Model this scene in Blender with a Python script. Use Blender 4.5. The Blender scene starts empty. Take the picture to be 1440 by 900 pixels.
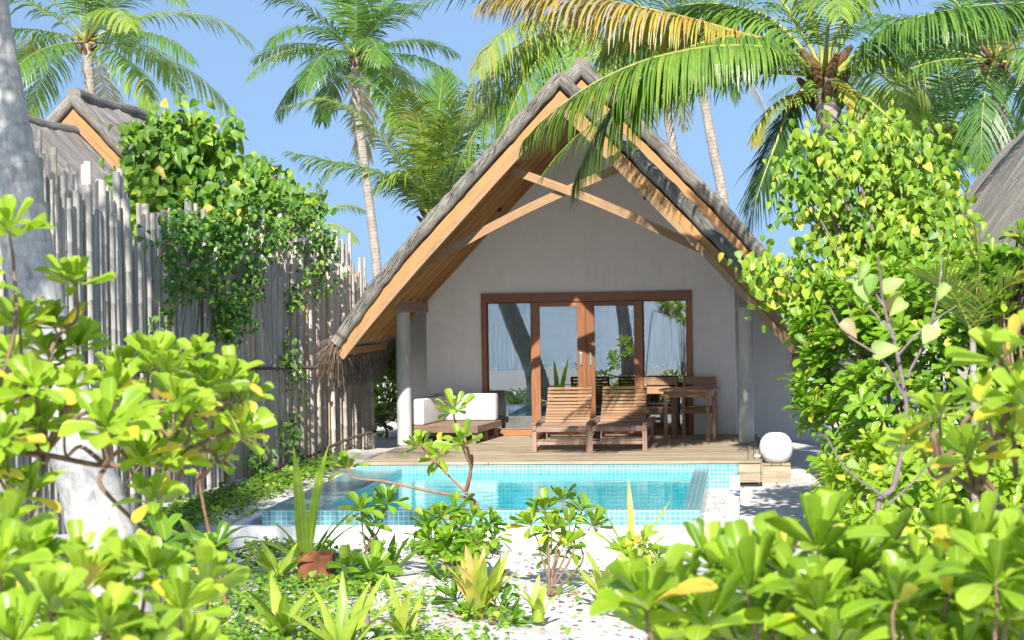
import bpy, math, random
import numpy as np
from mathutils import Matrix, Vector
rad = math.radians
rng = np.random.default_rng(7)
random.seed(7)
scene = bpy.context.scene
COL = scene.collection

# ------------------------------------------------------------------ camera model
EZ, FPX = 2.46, 2500.0
def Rz(a): c, s = math.cos(a), math.sin(a); return np.array([[c, -s, 0], [s, c, 0], [0, 0, 1.]])
def Rx(a): c, s = math.cos(a), math.sin(a); return np.array([[1., 0, 0], [0, c, -s], [0, s, c]])
def Ry(a): c, s = math.cos(a), math.sin(a); return np.array([[c, 0, s], [0, 1., 0], [-s, 0, c]])
CR = Rz(rad(7.42)) @ Rx(rad(90 - .67)) @ Rz(rad(-.95))
EYE = np.array([0, 0, EZ])
def P(px, py, y):                      # measured photo position at distance y -> world point
    d = CR @ np.array([px - 720, 450 - py, -FPX]); return EYE + d * (y / d[1])
def G(px, py, z=0.):                   # measured photo position on a level z
    d = CR @ np.array([px - 720, 450 - py, -FPX]); return EYE + d * ((z - EZ) / d[2])
def A(*v): return np.array(v, float)
def norm(v):
    v = np.asarray(v, float); return v / max(1e-9, np.linalg.norm(v))

# ------------------------------------------------------------------ mesh builder
class MB:
    def __init__(self):
        self.V = []; self.F = []; self.UV = []; self.T = []; self.n = 0
    def add(self, V, F, uv=None, t=0.5):
        V = np.asarray(V, float); F = np.asarray(F, int)
        if len(F) == 0: return self
        self.V.append(V); self.F.append(F + self.n)
        if uv is None: uv = np.zeros((F.size, 2))
        self.UV.append(np.asarray(uv, float).reshape(-1, 2))
        t = np.asarray(t, float)
        self.T.append(np.full(len(V), float(t)) if t.ndim == 0 else t)
        self.n += len(V)
        return self
    def hexa(self, c, t=None, off=None):
        # c: 8 corners; order 0-3 start ring, 4-7 end ring ; u along start->end
        c = np.asarray(c, float)
        F = [(0, 3, 2, 1), (4, 5, 6, 7), (0, 1, 5, 4), (1, 2, 6, 5), (2, 3, 7, 6), (3, 0, 4, 7)]
        L = np.linalg.norm(c[4] - c[0]); w = np.linalg.norm(c[1] - c[0]); h = np.linalg.norm(c[2] - c[1])
        o = rng.random(2) * 20 if off is None else np.array(off, float)
        uv = []
        uv += [(0, 0), (0, h), (w * .3, h), (w * .3, 0)]
        uv += [(0, 0), (w * .3, 0), (w * .3, h), (0, h)]
        q = 0
        for k in (w, h, w, h):
            uv += [(0, q), (0, q + k), (L, q + k), (L, q)]; q += k
        return self.add(c, F, np.array(uv) + o, rng.random() if t is None else t)
    def beam(self, p0, p1, w, h, up=(0, 0, 1), t=None):
        p0 = np.asarray(p0, float); p1 = np.asarray(p1, float)
        d = norm(p1 - p0); s = np.cross(d, up)
        if np.linalg.norm(s) < 1e-6: s = np.cross(d, (0, 1, 0))
        s = norm(s); u = np.cross(s, d); s = s * w / 2; u = u * h / 2
        ring = [-s - u, s - u, s + u, -s + u]
        return self.hexa([p0 + r for r in ring] + [p1 + r for r in ring], t)
    def box(self, a, b, t=None, axis=None):
        a = np.asarray(a, float); b = np.asarray(b, float)
        lo = np.minimum(a, b); hi = np.maximum(a, b); d = hi - lo
        ax = int(np.argmax(d)) if axis is None else axis
        c = (lo + hi) / 2
        p0 = c.copy(); p1 = c.copy(); p0[ax] = lo[ax]; p1[ax] = hi[ax]
        if ax == 2: return self.beam(p0, p1, d[0], d[1], up=(0, 1, 0), t=t)
        return self.beam(p0, p1, d[1 - ax], d[2], t=t)
    def tube(self, pts, r, n=8, t=None, cap=True, us=1.0):
        pts = np.asarray(pts, float); m = len(pts)
        r = np.full(m, float(r)) if np.ndim(r) == 0 else np.asarray(r, float)
        tan = np.gradient(pts, axis=0); V = []; L = 0; ls = []
        ref = None
        for i in range(m):
            d = norm(tan[i])
            if ref is None:
                ref = np.cross(d, (0, 0, 1) if abs(d[2]) < .9 else (1, 0, 0))
            ref = norm(ref - d * np.dot(ref, d)); b = np.cross(d, ref)
            a = np.arange(n) * 2 * math.pi / n
            V.append(pts[i] + r[i] * (np.outer(np.cos(a), ref) + np.outer(np.sin(a), b)))
            if i: L += np.linalg.norm(pts[i] - pts[i - 1])
            ls.append(L)
        V = np.concatenate(V); F = []; uv = []; o = rng.random(2) * 20
        rm = r.mean()
        for i in range(m - 1):
            for j in range(n):
                k = (j + 1) % n
                F.append((i * n + j, i * n + k, (i + 1) * n + k, (i + 1) * n + j))
                v0 = j / n * 6.28 * rm; v1 = (j + 1) / n * 6.28 * rm
                uv += [(ls[i] * us, v0), (ls[i] * us, v1), (ls[i + 1] * us, v1), (ls[i + 1] * us, v0)]
        tt = rng.random() if t is None else t
        self.add(V, F, np.array(uv) + o, tt)
        if cap:
            for e, s in ((0, -1), (m - 1, 1)):
                c = pts[e]; ring = V[e * n:(e + 1) * n]
                VV = np.vstack([ring, c]); FF = [(j, (j + 1) % n, n) if s > 0 else ((j + 1) % n, j, n) for j in range(n)]
                self.add(VV, FF, np.tile(o, (n * 3, 1)), tt)
        return self
    def lathe(self, prof, c, n=24, t=.5):
        c = np.asarray(c, float); V = []; F = []; uv = []
        a = np.arange(n) * 2 * math.pi / n
        for r, z in prof:
            V.append(np.stack([c[0] + r * np.cos(a), c[1] + r * np.sin(a), np.full(n, c[2] + z)], 1))
        for i in range(len(prof) - 1):
            for j in range(n):
                k = (j + 1) % n
                F.append((i * n + j, i * n + k, (i + 1) * n + k, (i + 1) * n + j))
                uv += [(j / n, prof[i][1]), ((j + 1) / n, prof[i][1]), ((j + 1) / n, prof[i + 1][1]), (j / n, prof[i + 1][1])]
        return self.add(np.concatenate(V), F, uv, t)
    def prism(self, poly, a, b, axis='y', t=.5):
        # poly of (x,z) extruded in y from a to b
        n = len(poly); V = [(x, a, z) for x, z in poly] + [(x, b, z) for x, z in poly]
        me = [list(range(n)), list(range(2 * n - 1, n - 1, -1))]
        for f in me: self.ngon(V, f, t)
        F = [(i, i + n, (i + 1) % n + n, (i + 1) % n) for i in range(n)]
        uv = []
        for i in range(n):
            L = math.dist(poly[i], poly[(i + 1) % n]); w = b - a
            uv += [(0, 0), (w, 0), (w, L), (0, L)]
        return self.add(V, F, uv, t)
    def ngon(self, V, f, t=.5):
        V = np.asarray(V, float)[list(f)]
        uv = V[:, [0, 2]] if np.ptp(V[:, 1]) < 1e-6 else V[:, [0, 1]]
        return self.add(V, [list(range(len(V)))], uv, t)
    def grid(self, V, nu, nv, uv, t=.5, flip=False):
        i = np.arange(nu - 1)[:, None] * nv + np.arange(nv - 1)[None, :]; i = i.ravel()
        F = np.stack([i, i + nv, i + nv + 1, i + 1], 1)
        if flip: F = F[:, ::-1]
        return self.add(V, F, np.asarray(uv)[F.ravel()], t)

def wloc(o):
    v = np.zeros(3)
    while o is not None: v += np.array(o.location); o = o.parent
    return v

def build(name, mb, mat, parent=None, smooth=False, bevel=0, **kw):
    me = bpy.data.meshes.new(name)
    if mb.n:
        V = np.concatenate(mb.V)
        if parent is not None: V = V - wloc(parent)
        me.vertices.add(len(V)); me.vertices.foreach_set('co', V.astype(np.float32).ravel())
        idx = np.concatenate([f.ravel() for f in mb.F])
        tot = np.concatenate([np.full(len(f), f.shape[1]) for f in mb.F])
        st = np.concatenate([[0], np.cumsum(tot)[:-1]])
        me.loops.add(len(idx)); me.loops.foreach_set('vertex_index', idx.astype(np.int32))
        me.polygons.add(len(tot)); me.polygons.foreach_set('loop_start', st.astype(np.int32))
        me.polygons.foreach_set('loop_total', tot.astype(np.int32))
        me.update(calc_edges=True)
        u = me.uv_layers.new(name='UVMap'); u.data.foreach_set('uv', np.concatenate(mb.UV).astype(np.float32).ravel())
        at = me.attributes.new('tint', 'FLOAT', 'POINT'); at.data.foreach_set('value', np.concatenate(mb.T).astype(np.float32))
        me.polygons.foreach_set('use_smooth', np.full(len(tot), bool(smooth)))
        me.validate()
    me.materials.append(mat)
    o = bpy.data.objects.new(name, me); COL.objects.link(o)
    if parent is not None: o.parent = parent
    if bevel:
        m = o.modifiers.new('bevel', 'BEVEL'); m.width = bevel; m.segments = 2; m.limit_method = 'ANGLE'
    for k, v in kw.items(): o[k] = v
    return o

def thing(name, label, cat, loc=(0, 0, 0), group=None):
    o = bpy.data.objects.new(name, None); COL.objects.link(o); o.location = tuple(float(v) for v in loc)
    o.empty_display_size = .1
    o['label'] = label; o['category'] = cat
    if group: o['group'] = group
    return o
def copy_tree(o, parent=None):
    c = o.copy(); COL.objects.link(c); c.parent = parent
    for ch in list(o.children): copy_tree(ch, c)
    return c

# ------------------------------------------------------------------ materials
class NT:
    def __init__(self, name):
        self.m = bpy.data.materials.new(name); self.m.use_nodes = True
        self.t = self.m.node_tree; self.t.nodes.clear()
        self.out = self.t.nodes.new('ShaderNodeOutputMaterial')
    def N(self, typ, **kw):
        n = self.t.nodes.new('ShaderNode' + typ)
        for k, v in kw.items():
            if k in n.inputs or (isinstance(k, str) and k.replace('_', ' ') in n.inputs):
                key = k if k in n.inputs else k.replace('_', ' ')
                self.set(n.inputs[key], v)
            else: setattr(n, k, v)
        return n
    def set(self, inp, v):
        if isinstance(v, bpy.types.NodeSocket): self.t.links.new(v, inp)
        elif isinstance(v, (tuple, list)) and len(v) == 3 and inp.type == 'RGBA': inp.default_value = (*v, 1)
        else: inp.default_value = v
    def L(self, a, b): self.t.links.new(a, b)
    def ramp(self, fac, stops, interp='LINEAR'):
        r = self.t.nodes.new('ShaderNodeValToRGB'); self.L(fac, r.inputs[0]); r.color_ramp.interpolation = interp
        e = r.color_ramp.elements
        while len(e) < len(stops): e.new(.5)
        for k, (p, c) in enumerate(stops): e[k].position = p; e[k].color = (*c, 1) if len(c) == 3 else c
        return r.outputs[0]
    def mix(self, f, a, b, mode='MIX'):
        n = self.t.nodes.new('ShaderNodeMix'); n.data_type = 'RGBA'; n.blend_type = mode
        self.set(n.inputs[0], f); self.set(n.inputs[6], a); self.set(n.inputs[7], b); return n.outputs[2]
    def math(self, op, a, b=0., c=None):
        n = self.t.nodes.new('ShaderNodeMath'); n.operation = op; self.set(n.inputs[0], a); self.set(n.inputs[1], b)
        if c is not None: self.set(n.inputs[2], c)
        return n.outputs[0]
    def coords(self, kind='UV', scale=(1, 1, 1), loc=(0, 0, 0)):
        tc = self.t.nodes.new('ShaderNodeTexCoord'); mp = self.t.nodes.new('ShaderNodeMapping')
        self.L(tc.outputs[kind], mp.inputs[0]); mp.inputs['Scale'].default_value = scale; mp.inputs['Location'].default_value = loc
        return mp.outputs[0]
    def noise(self, vec, scale, detail=4, rough=.6, dist=0.):
        n = self.N('TexNoise', Scale=scale, Detail=detail, Roughness=rough, Distortion=dist); self.L(vec, n.inputs['Vector']); return n.outputs[0]
    def tint(self):
        a = self.t.nodes.new('ShaderNodeAttribute'); a.attribute_name = 'tint'; return a.outputs['Fac']
    def bump(self, h, strength=.5, dist=.01):
        b = self.N('Bump', Strength=strength, Distance=dist); self.L(h, b.inputs['Height']); return b.outputs[0]
    def bsdf(self, color, rough=.6, normal=None, spec=.5, **kw):
        b = self.t.nodes.new('ShaderNodeBsdfPrincipled')
        self.set(b.inputs['Base Color'], color); self.set(b.inputs['Roughness'], rough)
        b.inputs['Specular IOR Level'].default_value = spec
        if normal is not None: self.L(normal, b.inputs['Normal'])
        for k, v in kw.items(): self.set(b.inputs[k.replace('_', ' ')], v)
        return b.outputs[0]
    def done(self, sh, vol=None):
        self.L(sh, self.out.inputs[0]); return self.m

def wood(name, dark, mid, light, rough=.55, grain=26, bump=.35, dirt=0.0):
    n = NT(name)
    v = n.coords('UV', (1.6, grain, 1))
    g = n.noise(v, 1.6, 6, .62, .4)
    v2 = n.coords('UV', (6, grain * 5, 1)); f = n.noise(v2, 1., 3, .6)
    gg = n.math('ADD', n.math('MULTIPLY', g, .7), n.math('MULTIPLY', f, .3))
    c = n.ramp(gg, [(.30, dark), (.5, mid), (.7, light)])
    tn = n.ramp(n.tint(), [(0, (.72, .70, .68)), (.5, (1, 1, 1)), (1, (1.22, 1.2, 1.15))])
    c = n.mix(1., c, tn, 'MULTIPLY')
    w = n.noise(n.coords('Object', (1, 1, 1)), 2.2, 4, .6)
    c = n.mix(n.math('MULTIPLY', n.ramp(w, [(.45, (0, 0, 0)), (.7, (1, 1, 1))]), dirt), c, (.16, .14, .115))
    kn = n.N('TexVoronoi', Scale=3.2); n.L(n.coords('UV', (.9, 2.6, 1)), kn.inputs['Vector'])
    kf = n.ramp(kn.outputs['Distance'], [(.035, (1, 1, 1)), (.075, (0, 0, 0))])
    c = n.mix(n.math('MULTIPLY', kf, .55), c, tuple(x * .35 for x in dark))
    return n.done(n.bsdf(c, n.ramp(gg, [(0, (rough + .1,) * 3), (1, (rough - .1,) * 3)]), n.bump(gg, bump, .004), .35))

def leafmat(name, cols, rough=.35, trans=.42, rib=(.5, .65, .2), ribw=.05, spec=.5, spots=True):
    n = NT(name)
    c = n.ramp(n.tint(), cols)
    uv = n.t.nodes.new('ShaderNodeTexCoord').outputs['UV']
    s = n.t.nodes.new('ShaderNodeSeparateXYZ'); n.L(uv, s.inputs[0])
    d = n.math('ABSOLUTE', n.math('SUBTRACT', s.outputs[0], .5))
    rf = n.ramp(d, [(ribw * .4, (1, 1, 1)), (ribw, (0, 0, 0))])
    c = n.mix(n.math('MULTIPLY', rf, .55), c, rib)
    vv = n.noise(n.coords('Object'), 9., 3, .6)
    c = n.mix(1., c, n.ramp(vv, [(.3, (.8, .82, .8)), (.7, (1.15, 1.12, 1.0))]), 'MULTIPLY')
    if spots:
        sp = n.noise(n.coords('Object'), 55., 2, .5)
        c = n.mix(n.math('MULTIPLY', n.ramp(sp, [(.70, (0, 0, 0)), (.76, (1, 1, 1))]), .6), c, (.25, .17, .04))
    b = n.bsdf(c, rough, n.bump(vv, .25, .01), spec)
    t = n.t.nodes.new('ShaderNodeBsdfTranslucent')
    n.L(n.mix(1., c, (1.25, 1.3, .5), 'MULTIPLY'), t.inputs[0])
    m = n.N('MixShader'); m.inputs[0].default_value = trans; n.L(b, m.inputs[1]); n.L(t.outputs[0], m.inputs[2])
    return n.done(m.outputs[0])

def plain(name, col, rough=.6, spec=.4, nscale=6, var=.12, bump=.2, bd=.005, metal=0):
    n = NT(name); v = n.noise(n.coords('Object'), nscale, 5, .65)
    c = n.ramp(v, [(.3, tuple(x * (1 - var) for x in col)), (.7, tuple(min(1, x * (1 + var)) for x in col))])
    f = n.noise(n.coords('Object'), nscale * 14, 3, .6)
    return n.done(n.bsdf(c, rough, n.bump(f, bump, bd), spec, Metallic=metal))

M = {}
def mats():
    M['pine'] = wood('honey_wood', (.20, .11, .05), (.33, .195, .095), (.41, .26, .14), .5)
    M['soffit'] = wood('soffit_wood', (.32, .155, .05), (.46, .245, .09), (.55, .32, .13), .55)
    M['door'] = wood('door_wood', (.19, .08, .035), (.29, .125, .055), (.37, .17, .08), .4)
    M['teak'] = wood('teak_wood', (.20, .11, .055), (.35, .21, .115), (.46, .30, .18), .5)
    M['greyteak'] = wood('weathered_teak', (.15, .095, .07), (.26, .17, .125), (.36, .26, .20), .65)
    M['deck'] = wood('deck_wood', (.23, .175, .115), (.38, .305, .21), (.50, .42, .30), .7, 20, .5, .3)
    M['beamwood'] = wood('mauve_beam_wood', (.22, .15, .12), (.34, .245, .20), (.42, .31, .26), .6)
    # plaster
    n = NT('plaster'); a = n.noise(n.coords('Object'), .9, 5, .6); b = n.noise(n.coords('Object'), 70, 3, .6)
    c = n.ramp(a, [(.3, (.82, .82, .81)), (.7, (.88, .875, .865))])
    st = n.noise(n.coords('Object', (2.2, 2.2, .3)), 2.4, 6, .7)
    c = n.mix(n.ramp(st, [(.55, (0, 0, 0)), (.8, (.35, .35, .35))]), c, (.66, .64, .60))
    tw = n.noise(n.coords('Object'), 7., 5, .6)
    c = n.mix(1., c, n.ramp(tw, [(.3, (.95, .95, .95)), (.7, (1.03, 1.03, 1.03))]), 'MULTIPLY')
    M['plaster'] = n.done(n.bsdf(c, .9, n.bump(b, .25, .004), .2))
    n = NT('white_paint'); a = n.noise(n.coords('Object'), 2.5, 6, .65); b = n.noise(n.coords('Object'), 60, 3, .6)
    c = n.ramp(a, [(.32, (.70, .70, .71)), (.5, (.80, .80, .80)), (.7, (.84, .84, .83))])
    c = n.mix(n.ramp(n.noise(n.coords('Object', (1, 1, 5)), 4.5, 6, .7), [(.6, (0, 0, 0)), (.78, (.5, .5, .5))]), c, (.55, .54, .5))
    M['white'] = n.done(n.bsdf(c, .8, n.bump(b, .3, .004), .3))
    # concrete column
    n = NT('column_concrete'); a = n.noise(n.coords('Object', (1, 1, .35)), 3.5, 6, .65); b = n.noise(n.coords('Object'), 45, 4, .65)
    c = n.ramp(a, [(.3, (.31, .34, .335)), (.5, (.44, .46, .45)), (.7, (.54, .56, .54))])
    c = n.mix(n.ramp(n.noise(n.coords('Object', (6, 6, .8)), 3., 5, .6), [(.6, (0, 0, 0)), (.72, (.5, .5, .5))]), c, (.68, .69, .67))
    M['column'] = n.done(n.bsdf(c, .75, n.bump(b, .3, .006), .3))
    # thatch
    def thatch(name, cols, us=1.1, vs=60.):
        n = NT(name)
        a = n.noise(n.coords('UV', (us, vs, 1)), 1., 5, .65, .3)
        b = n.noise(n.coords('UV', (us * 4, vs * 3, 1)), 1., 3, .6)
        h = n.math('ADD', n.math('MULTIPLY', a, .6), n.math('MULTIPLY', b, .4))
        c = n.ramp(h, [(.34, cols[0]), (.49, cols[1]), (.62, cols[2])])
        w = n.noise(n.coords('Object'), 1.1, 5, .65)
        c = n.mix(1., c, n.ramp(w, [(.3, (.72, .72, .74)), (.7, (1.2, 1.17, 1.12))]), 'MULTIPLY')
        c = n.mix(1., c, n.ramp(n.tint(), [(0, (.6, .6, .6)), (.5, (1, 1, 1)), (1, (1.35, 1.3, 1.2))]), 'MULTIPLY')
        return n.done(n.bsdf(c, .92, n.bump(h, 1., .03), .15))
    M['thatch'] = thatch('thatch', [(.12, .105, .095), (.31, .28, .25), (.52, .475, .43)], .8, 22.)
    M['roll'] = thatch('thatch_roll', [(.10, .095, .088), (.25, .235, .21), (.42, .395, .35)], 2., 45.)
    M['fringe'] = thatch('thatch_fringe', [(.10, .075, .055), (.24, .185, .14), (.42, .34, .27)], 2., 60.)
    # tiles
    def tile(name, c1, c2, mortar, size):
        n = NT(name); v = n.coords('UV', (1, 1, 1))
        b = n.N('TexBrick', offset=0., squash=1., Scale=1., Mortar_Size=.0045, Mortar_Smooth=.2, Bias=0., Brick_Width=size, Row_Height=size)
        n.L(v, b.inputs['Vector']); b.inputs['Color1'].default_value = (*c1, 1); b.inputs['Color2'].default_value = (*c2, 1); b.inputs['Mortar'].default_value = (*mortar, 1)
        w = n.noise(n.coords('Object'), 1.4, 4, .6)
        c = n.mix(1., b.outputs[0], n.ramp(w, [(.3, (.88, .9, .92)), (.7, (1.08, 1.06, 1.04))]), 'MULTIPLY')
        return n.done(n.bsdf(c, .18, n.bump(n.math('SUBTRACT', 1., b.outputs[1]), .5, .002), .5))
    M['tile'] = tile('mosaic_tile', (.10, .34, .39), (.17, .43, .46), (.44, .57, .59), .0525)
    M['tiledeep'] = tile('mosaic_tile_basin', (.08, .42, .47), (.10, .47, .51), (.26, .58, .61), .0525)
    # water
    n = NT('pool_water')
    a = n.noise(n.coords('Object', (1., 2.2, 1)), 2.0, 3, .5, .3); b = n.noise(n.coords('Object', (1, 2.5, 1)), 8, 2, .5)
    nm = n.bump(n.math('ADD', a, n.math('MULTIPLY', b, .22)), .2, .03)
    tr = n.N('BsdfTransparent'); tr.inputs[0].default_value = (.52, .92, .96, 1)
    gl = n.N('BsdfGlossy', Roughness=.02); n.L(nm, gl.inputs['Normal']); gl.inputs[0].default_value = (1, 1, 1, 1)
    fr = n.N('Fresnel', IOR=1.2); n.L(nm, fr.inputs['Normal'])
    mx = n.N('MixShader'); n.L(fr.outputs[0], mx.inputs[0]); n.L(tr.outputs[0], mx.inputs[1]); n.L(gl.outputs[0], mx.inputs[2])
    M['water'] = n.done(mx.outputs[0])
    n = NT('sea'); a = n.noise(n.coords('Object', (1, .6, 1)), .9, 6, .62)
    M['sea'] = n.done(n.bsdf((.07, .22, .27), .16, n.bump(a, .9, .5), .5))
    # glass
    n = NT('window_glass'); tr = n.N('BsdfTransparent'); tr.inputs[0].default_value = (.66, .72, .74, 1)
    gl = n.N('BsdfGlossy', Roughness=.0); gl.inputs[0].default_value = (.54, .58, .60, 1)
    mx = n.N('MixShader'); mx.inputs[0].default_value = .44; n.L(tr.outputs[0], mx.inputs[1]); n.L(gl.outputs[0], mx.inputs[2])
    M['glass'] = n.done(mx.outputs[0])
    # sand
    n = NT('sand'); a = n.noise(n.coords('Object'), .55, 6, .62); b = n.noise(n.coords('Object'), 60, 4, .7); c3 = n.noise(n.coords('Object'), 6, 4, .6)
    c = n.ramp(a, [(.3, (.50, .485, .455)), (.55, (.62, .605, .58)), (.75, (.68, .67, .645))])
    c = n.mix(n.ramp(b, [(.68, (0, 0, 0)), (.76, (.5, .5, .5))]), c, (.45, .41, .36))
    M['sand'] = n.done(n.bsdf(c, .95, n.bump(n.math('ADD', n.math('MULTIPLY', c3, 1.), n.math('MULTIPLY', b, .35)), .6, .03), .15))
    n = NT('gravel'); v = n.N('TexVoronoi', Scale=34.); n.L(n.coords('Object'), v.inputs['Vector'])
    c = n.ramp(v.outputs['Color'], [(.1, (.42, .40, .37)), (.5, (.66, .64, .61)), (.9, (.80, .79, .76))])
    M['gravel'] = n.done(n.bsdf(c, .85, n.bump(v.outputs['Distance'], 1., .03), .3))
    # bamboo
    n = NT('bamboo'); a = n.noise(n.coords('UV', (1.2, 34, 1)), 1., 5, .65, .2); t = n.tint()
    base = n.ramp(t, [(0, (.44, .415, .38)), (.28, (.53, .50, .45)), (.5, (.59, .52, .42)), (.68, (.44, .345, .25)), (.85, (.50, .365, .21)), (1, (.60, .56, .50))])
    c = n.mix(1., base, n.ramp(a, [(.3, (.62, .62, .64)), (.55, (1, 1, 1)), (.75, (1.25, 1.22, 1.2))]), 'MULTIPLY')
    w = n.noise(n.coords('Object', (1, 1, .4)), 3., 5, .6)
    c = n.mix(1., c, n.ramp(w, [(.3, (.75, .76, .78)), (.7, (1.12, 1.1, 1.08))]), 'MULTIPLY')
    M['bamboo'] = n.done(n.bsdf(c, .62, n.bump(a, .4, .006), .3))
    M['rope'] = plain('coir_rope', (.15, .11, .085), .95, .1, 40, .4, .8, .01)
    # palm trunk
    def trunk(name, c1, c2, c3, rings=9., streak=14, rs=.5, ps=1.):
        n = NT(name); uv = n.t.nodes.new('ShaderNodeTexCoord').outputs['UV']
        s = n.t.nodes.new('ShaderNodeSeparateXYZ'); n.L(uv, s.inputs[0])
        wob = n.noise(n.coords('UV', (3, 3, 1)), 1.5, 3, .6)
        ph = n.math('MULTIPLY', n.math('ADD', s.outputs[0], n.math('MULTIPLY', wob, .12)), rings)
        fr = n.math('FRACT', ph)
        ring = n.ramp(fr, [(0, (1, 1, 1)), (.10, (.25, .25, .25)), (.2, (0, 0, 0)), (1, (0, 0, 0))])
        a = n.noise(n.coords('UV', (1.6 * ps, 3 * ps, 1)), 2.2, 6, .72, .6); b = n.noise(n.coords('UV', (5, streak * 3, 1)), 1., 5, .7)
        c = n.ramp(a, [(.3, c1), (.5, c2), (.68, c3)])
        c = n.mix(n.math('MULTIPLY', ring, rs), c, tuple(x * .35 for x in c1))
        c = n.mix(n.ramp(b, [(.6, (0, 0, 0)), (.72, (.6, .6, .6))]), c, tuple(x * .5 for x in c1))
        h = n.math('SUBTRACT', n.math('MULTIPLY', b, .5), n.math('MULTIPLY', ring, rs * 1.4))
        return n.done(n.bsdf(c, .88, n.bump(h, .6, .015), .2))
    M['trunk'] = trunk('palm_trunk_bark', (.21, .18, .155), (.33, .29, .25), (.44, .40, .36))
    M['trunknear'] = trunk('pale_palm_bark', (.28, .26, .24), (.47, .455, .43), (.60, .59, .56), 3.2, 9, .22, 2.2)
    M['boot'] = plain('palm_leaf_base', (.20, .12, .06), .9, .1, 14, .5, .8, .02)
    # greens
    Y = (.62, .46, .05)
    M['lime'] = leafmat('sea_lettuce_leaf', [(0, (.13, .26, .02)), (.35, (.25, .41, .03)), (.7, (.38, .53, .05)), (.88, (.47, .59, .07)), (.93, (.62, .60, .07)), (1, (.72, .50, .09))], .33, .40, (.56, .70, .24), .045)
    M['green'] = leafmat('shrub_leaf', [(0, (.07, .18, .016)), (.4, (.16, .33, .025)), (.75, (.29, .47, .035)), (.93, (.42, .56, .06)), (1, (.62, .50, .10))], .32, .40, (.44, .60, .18), .045)
    M['heart'] = leafmat('heart_leaf', [(0, (.05, .15, .02)), (.4, (.14, .29, .03)), (.75, (.29, .45, .04)), (.92, (.46, .55, .06)), (1, (.62, .50, .09))], .45, .35, (.42, .55, .18), .03)
    M['pale'] = leafmat('pale_sapling_leaf', [(0, (.20, .38, .06)), (.5, (.36, .50, .16)), (.75, (.46, .52, .24)), (1, (.52, .34, .24))], .5, .4, (.5, .55, .3), .03)
    M['vine'] = leafmat('vine_leaf', [(0, (.04, .13, .02)), (.5, (.09, .24, .03)), (.9, (.22, .38, .05)), (1, (.5, .42, .08))], .45, .3, (.3, .45, .1), .03)
    M['strap'] = leafmat('strap_leaf', [(0, (.13, .27, .03)), (.4, (.25, .40, .04)), (.75, (.46, .54, .08)), (.92, (.66, .62, .16)), (1, (.62, .45, .16))], .4, .35, (.5, .6, .2), .06, spots=False)
    M['frond'] = leafmat('palm_frond', [(0, (.035, .10, .03)), (.25, (.065, .18, .035)), (.5, (.15, .29, .04)), (.7, (.33, .40, .07)), (.82, (.45, .36, .06)), (.90, (.45, .27, .05)), (.95, (.40, .31, .18)), (1, (.42, .36, .28))], .38, .3, (.4, .45, .12), .08, spots=False)
    M['rachis'] = leafmat('palm_rachis', [(0, (.18, .26, .05)), (.5, (.38, .40, .09)), (1, (.56, .38, .10))], .45, .1, (.4, .4, .1), .02, spots=False)
    M['bark'] = plain('twig_bark', (.26, .17, .115), .85, .2, 18, .35, .6, .01)
    M['redbark'] = plain('reddish_twig', (.36, .19, .11), .75, .25, 18, .3, .5, .01)
    M['greybark'] = plain('grey_twig', (.24, .19, .19), .85, .2, 18, .3, .6, .01)
    M['cushion'] = plain('white_cushion', (.70, .685, .68), .95, .1, 5, .07, .8, .02)
    M['metal'] = plain('brushed_metal', (.5, .5, .5), .35, .5, 10, .1, .1, .001, 1)
    M['black'] = plain('black_metal', (.03, .03, .03), .45)
    M['lamp'] = plain('white_lamp_plastic', (.74, .745, .76), .5, .4, 3, .04, .02, .001)
    M['pot'] = plain('rusty_pot', (.22, .08, .038), .8, .3, 8, .35, .5, .01)
    M['husk'] = plain('coconut_husk', (.20, .11, .06), .95, .1, 20, .5, 1., .02)
    M['litter'] = plain('dry_leaf', (.36, .24, .13), .9, .1, 5, .4, .3, .01)
    M['shell'] = plain('pale_shell', (.7, .62, .52), .5, .4, 30, .2, .3, .003)
    M['room'] = plain('room_paint', (.42, .40, .38), .9, .2)
    # curtain
    n = NT('curtain_cloth'); a = n.noise(n.coords('Object', (30, 30, 1)), 1.2, 3, .5)
    M['curtain'] = n.done(n.bsdf(n.ramp(a, [(.3, (.20, .24, .26)), (.7, (.33, .37, .39))]), .9, None, .2))
    n = NT('sheer_cloth'); a = n.noise(n.coords('Object', (26, 26, 1)), 1.2, 3, .5)
    b = n.bsdf(n.ramp(a, [(.3, (.42, .45, .46)), (.7, (.66, .68, .68))]), .9, None, .2)
    M['sheer'] = n.done(b)
mats()

# ------------------------------------------------------------------ foliage tools
def leaf_tpl(rows, cup=.12, bend=.25, notch=False):
    """rows: list of (t, halfwidth).  y along the leaf, x across, z up."""
    V = []; UV = []
    for t, w in rows:
        z = bend * t * t
        yy = t * (1 - .15 * abs(bend) * t)
        V += [(-w, yy - (.02 if notch else 0), z + cup * w * 1.6), (0, yy, z), (w, yy - (.02 if notch else 0), z + cup * w * 1.6)]
        UV += [(0, t), (.5, t), (1, t)]
    F = []
    for i in range(len(rows) - 1):
        a = i * 3; F += [(a, a + 1, a + 4, a + 3), (a + 1, a + 2, a + 5, a + 4)]
    return np.array(V, float), np.array(F), np.array(UV, float)
SPAT = [(0, .025), (.22, .055), (.45, .12), (.68, .185), (.85, .20), (.95, .15), (1.0, .04)]
SPAT_LO = [(0, .03), (.4, .10), (.75, .20), (.93, .16), (1.0, .03)]
HEART = [(-.12, .20), (0.0, .38), (.2, .48), (.45, .42), (.7, .26), (.88, .11), (1.0, .01)]
OVAL = [(0, .05), (.25, .26), (.5, .32), (.78, .2), (1, .01)]
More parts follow.
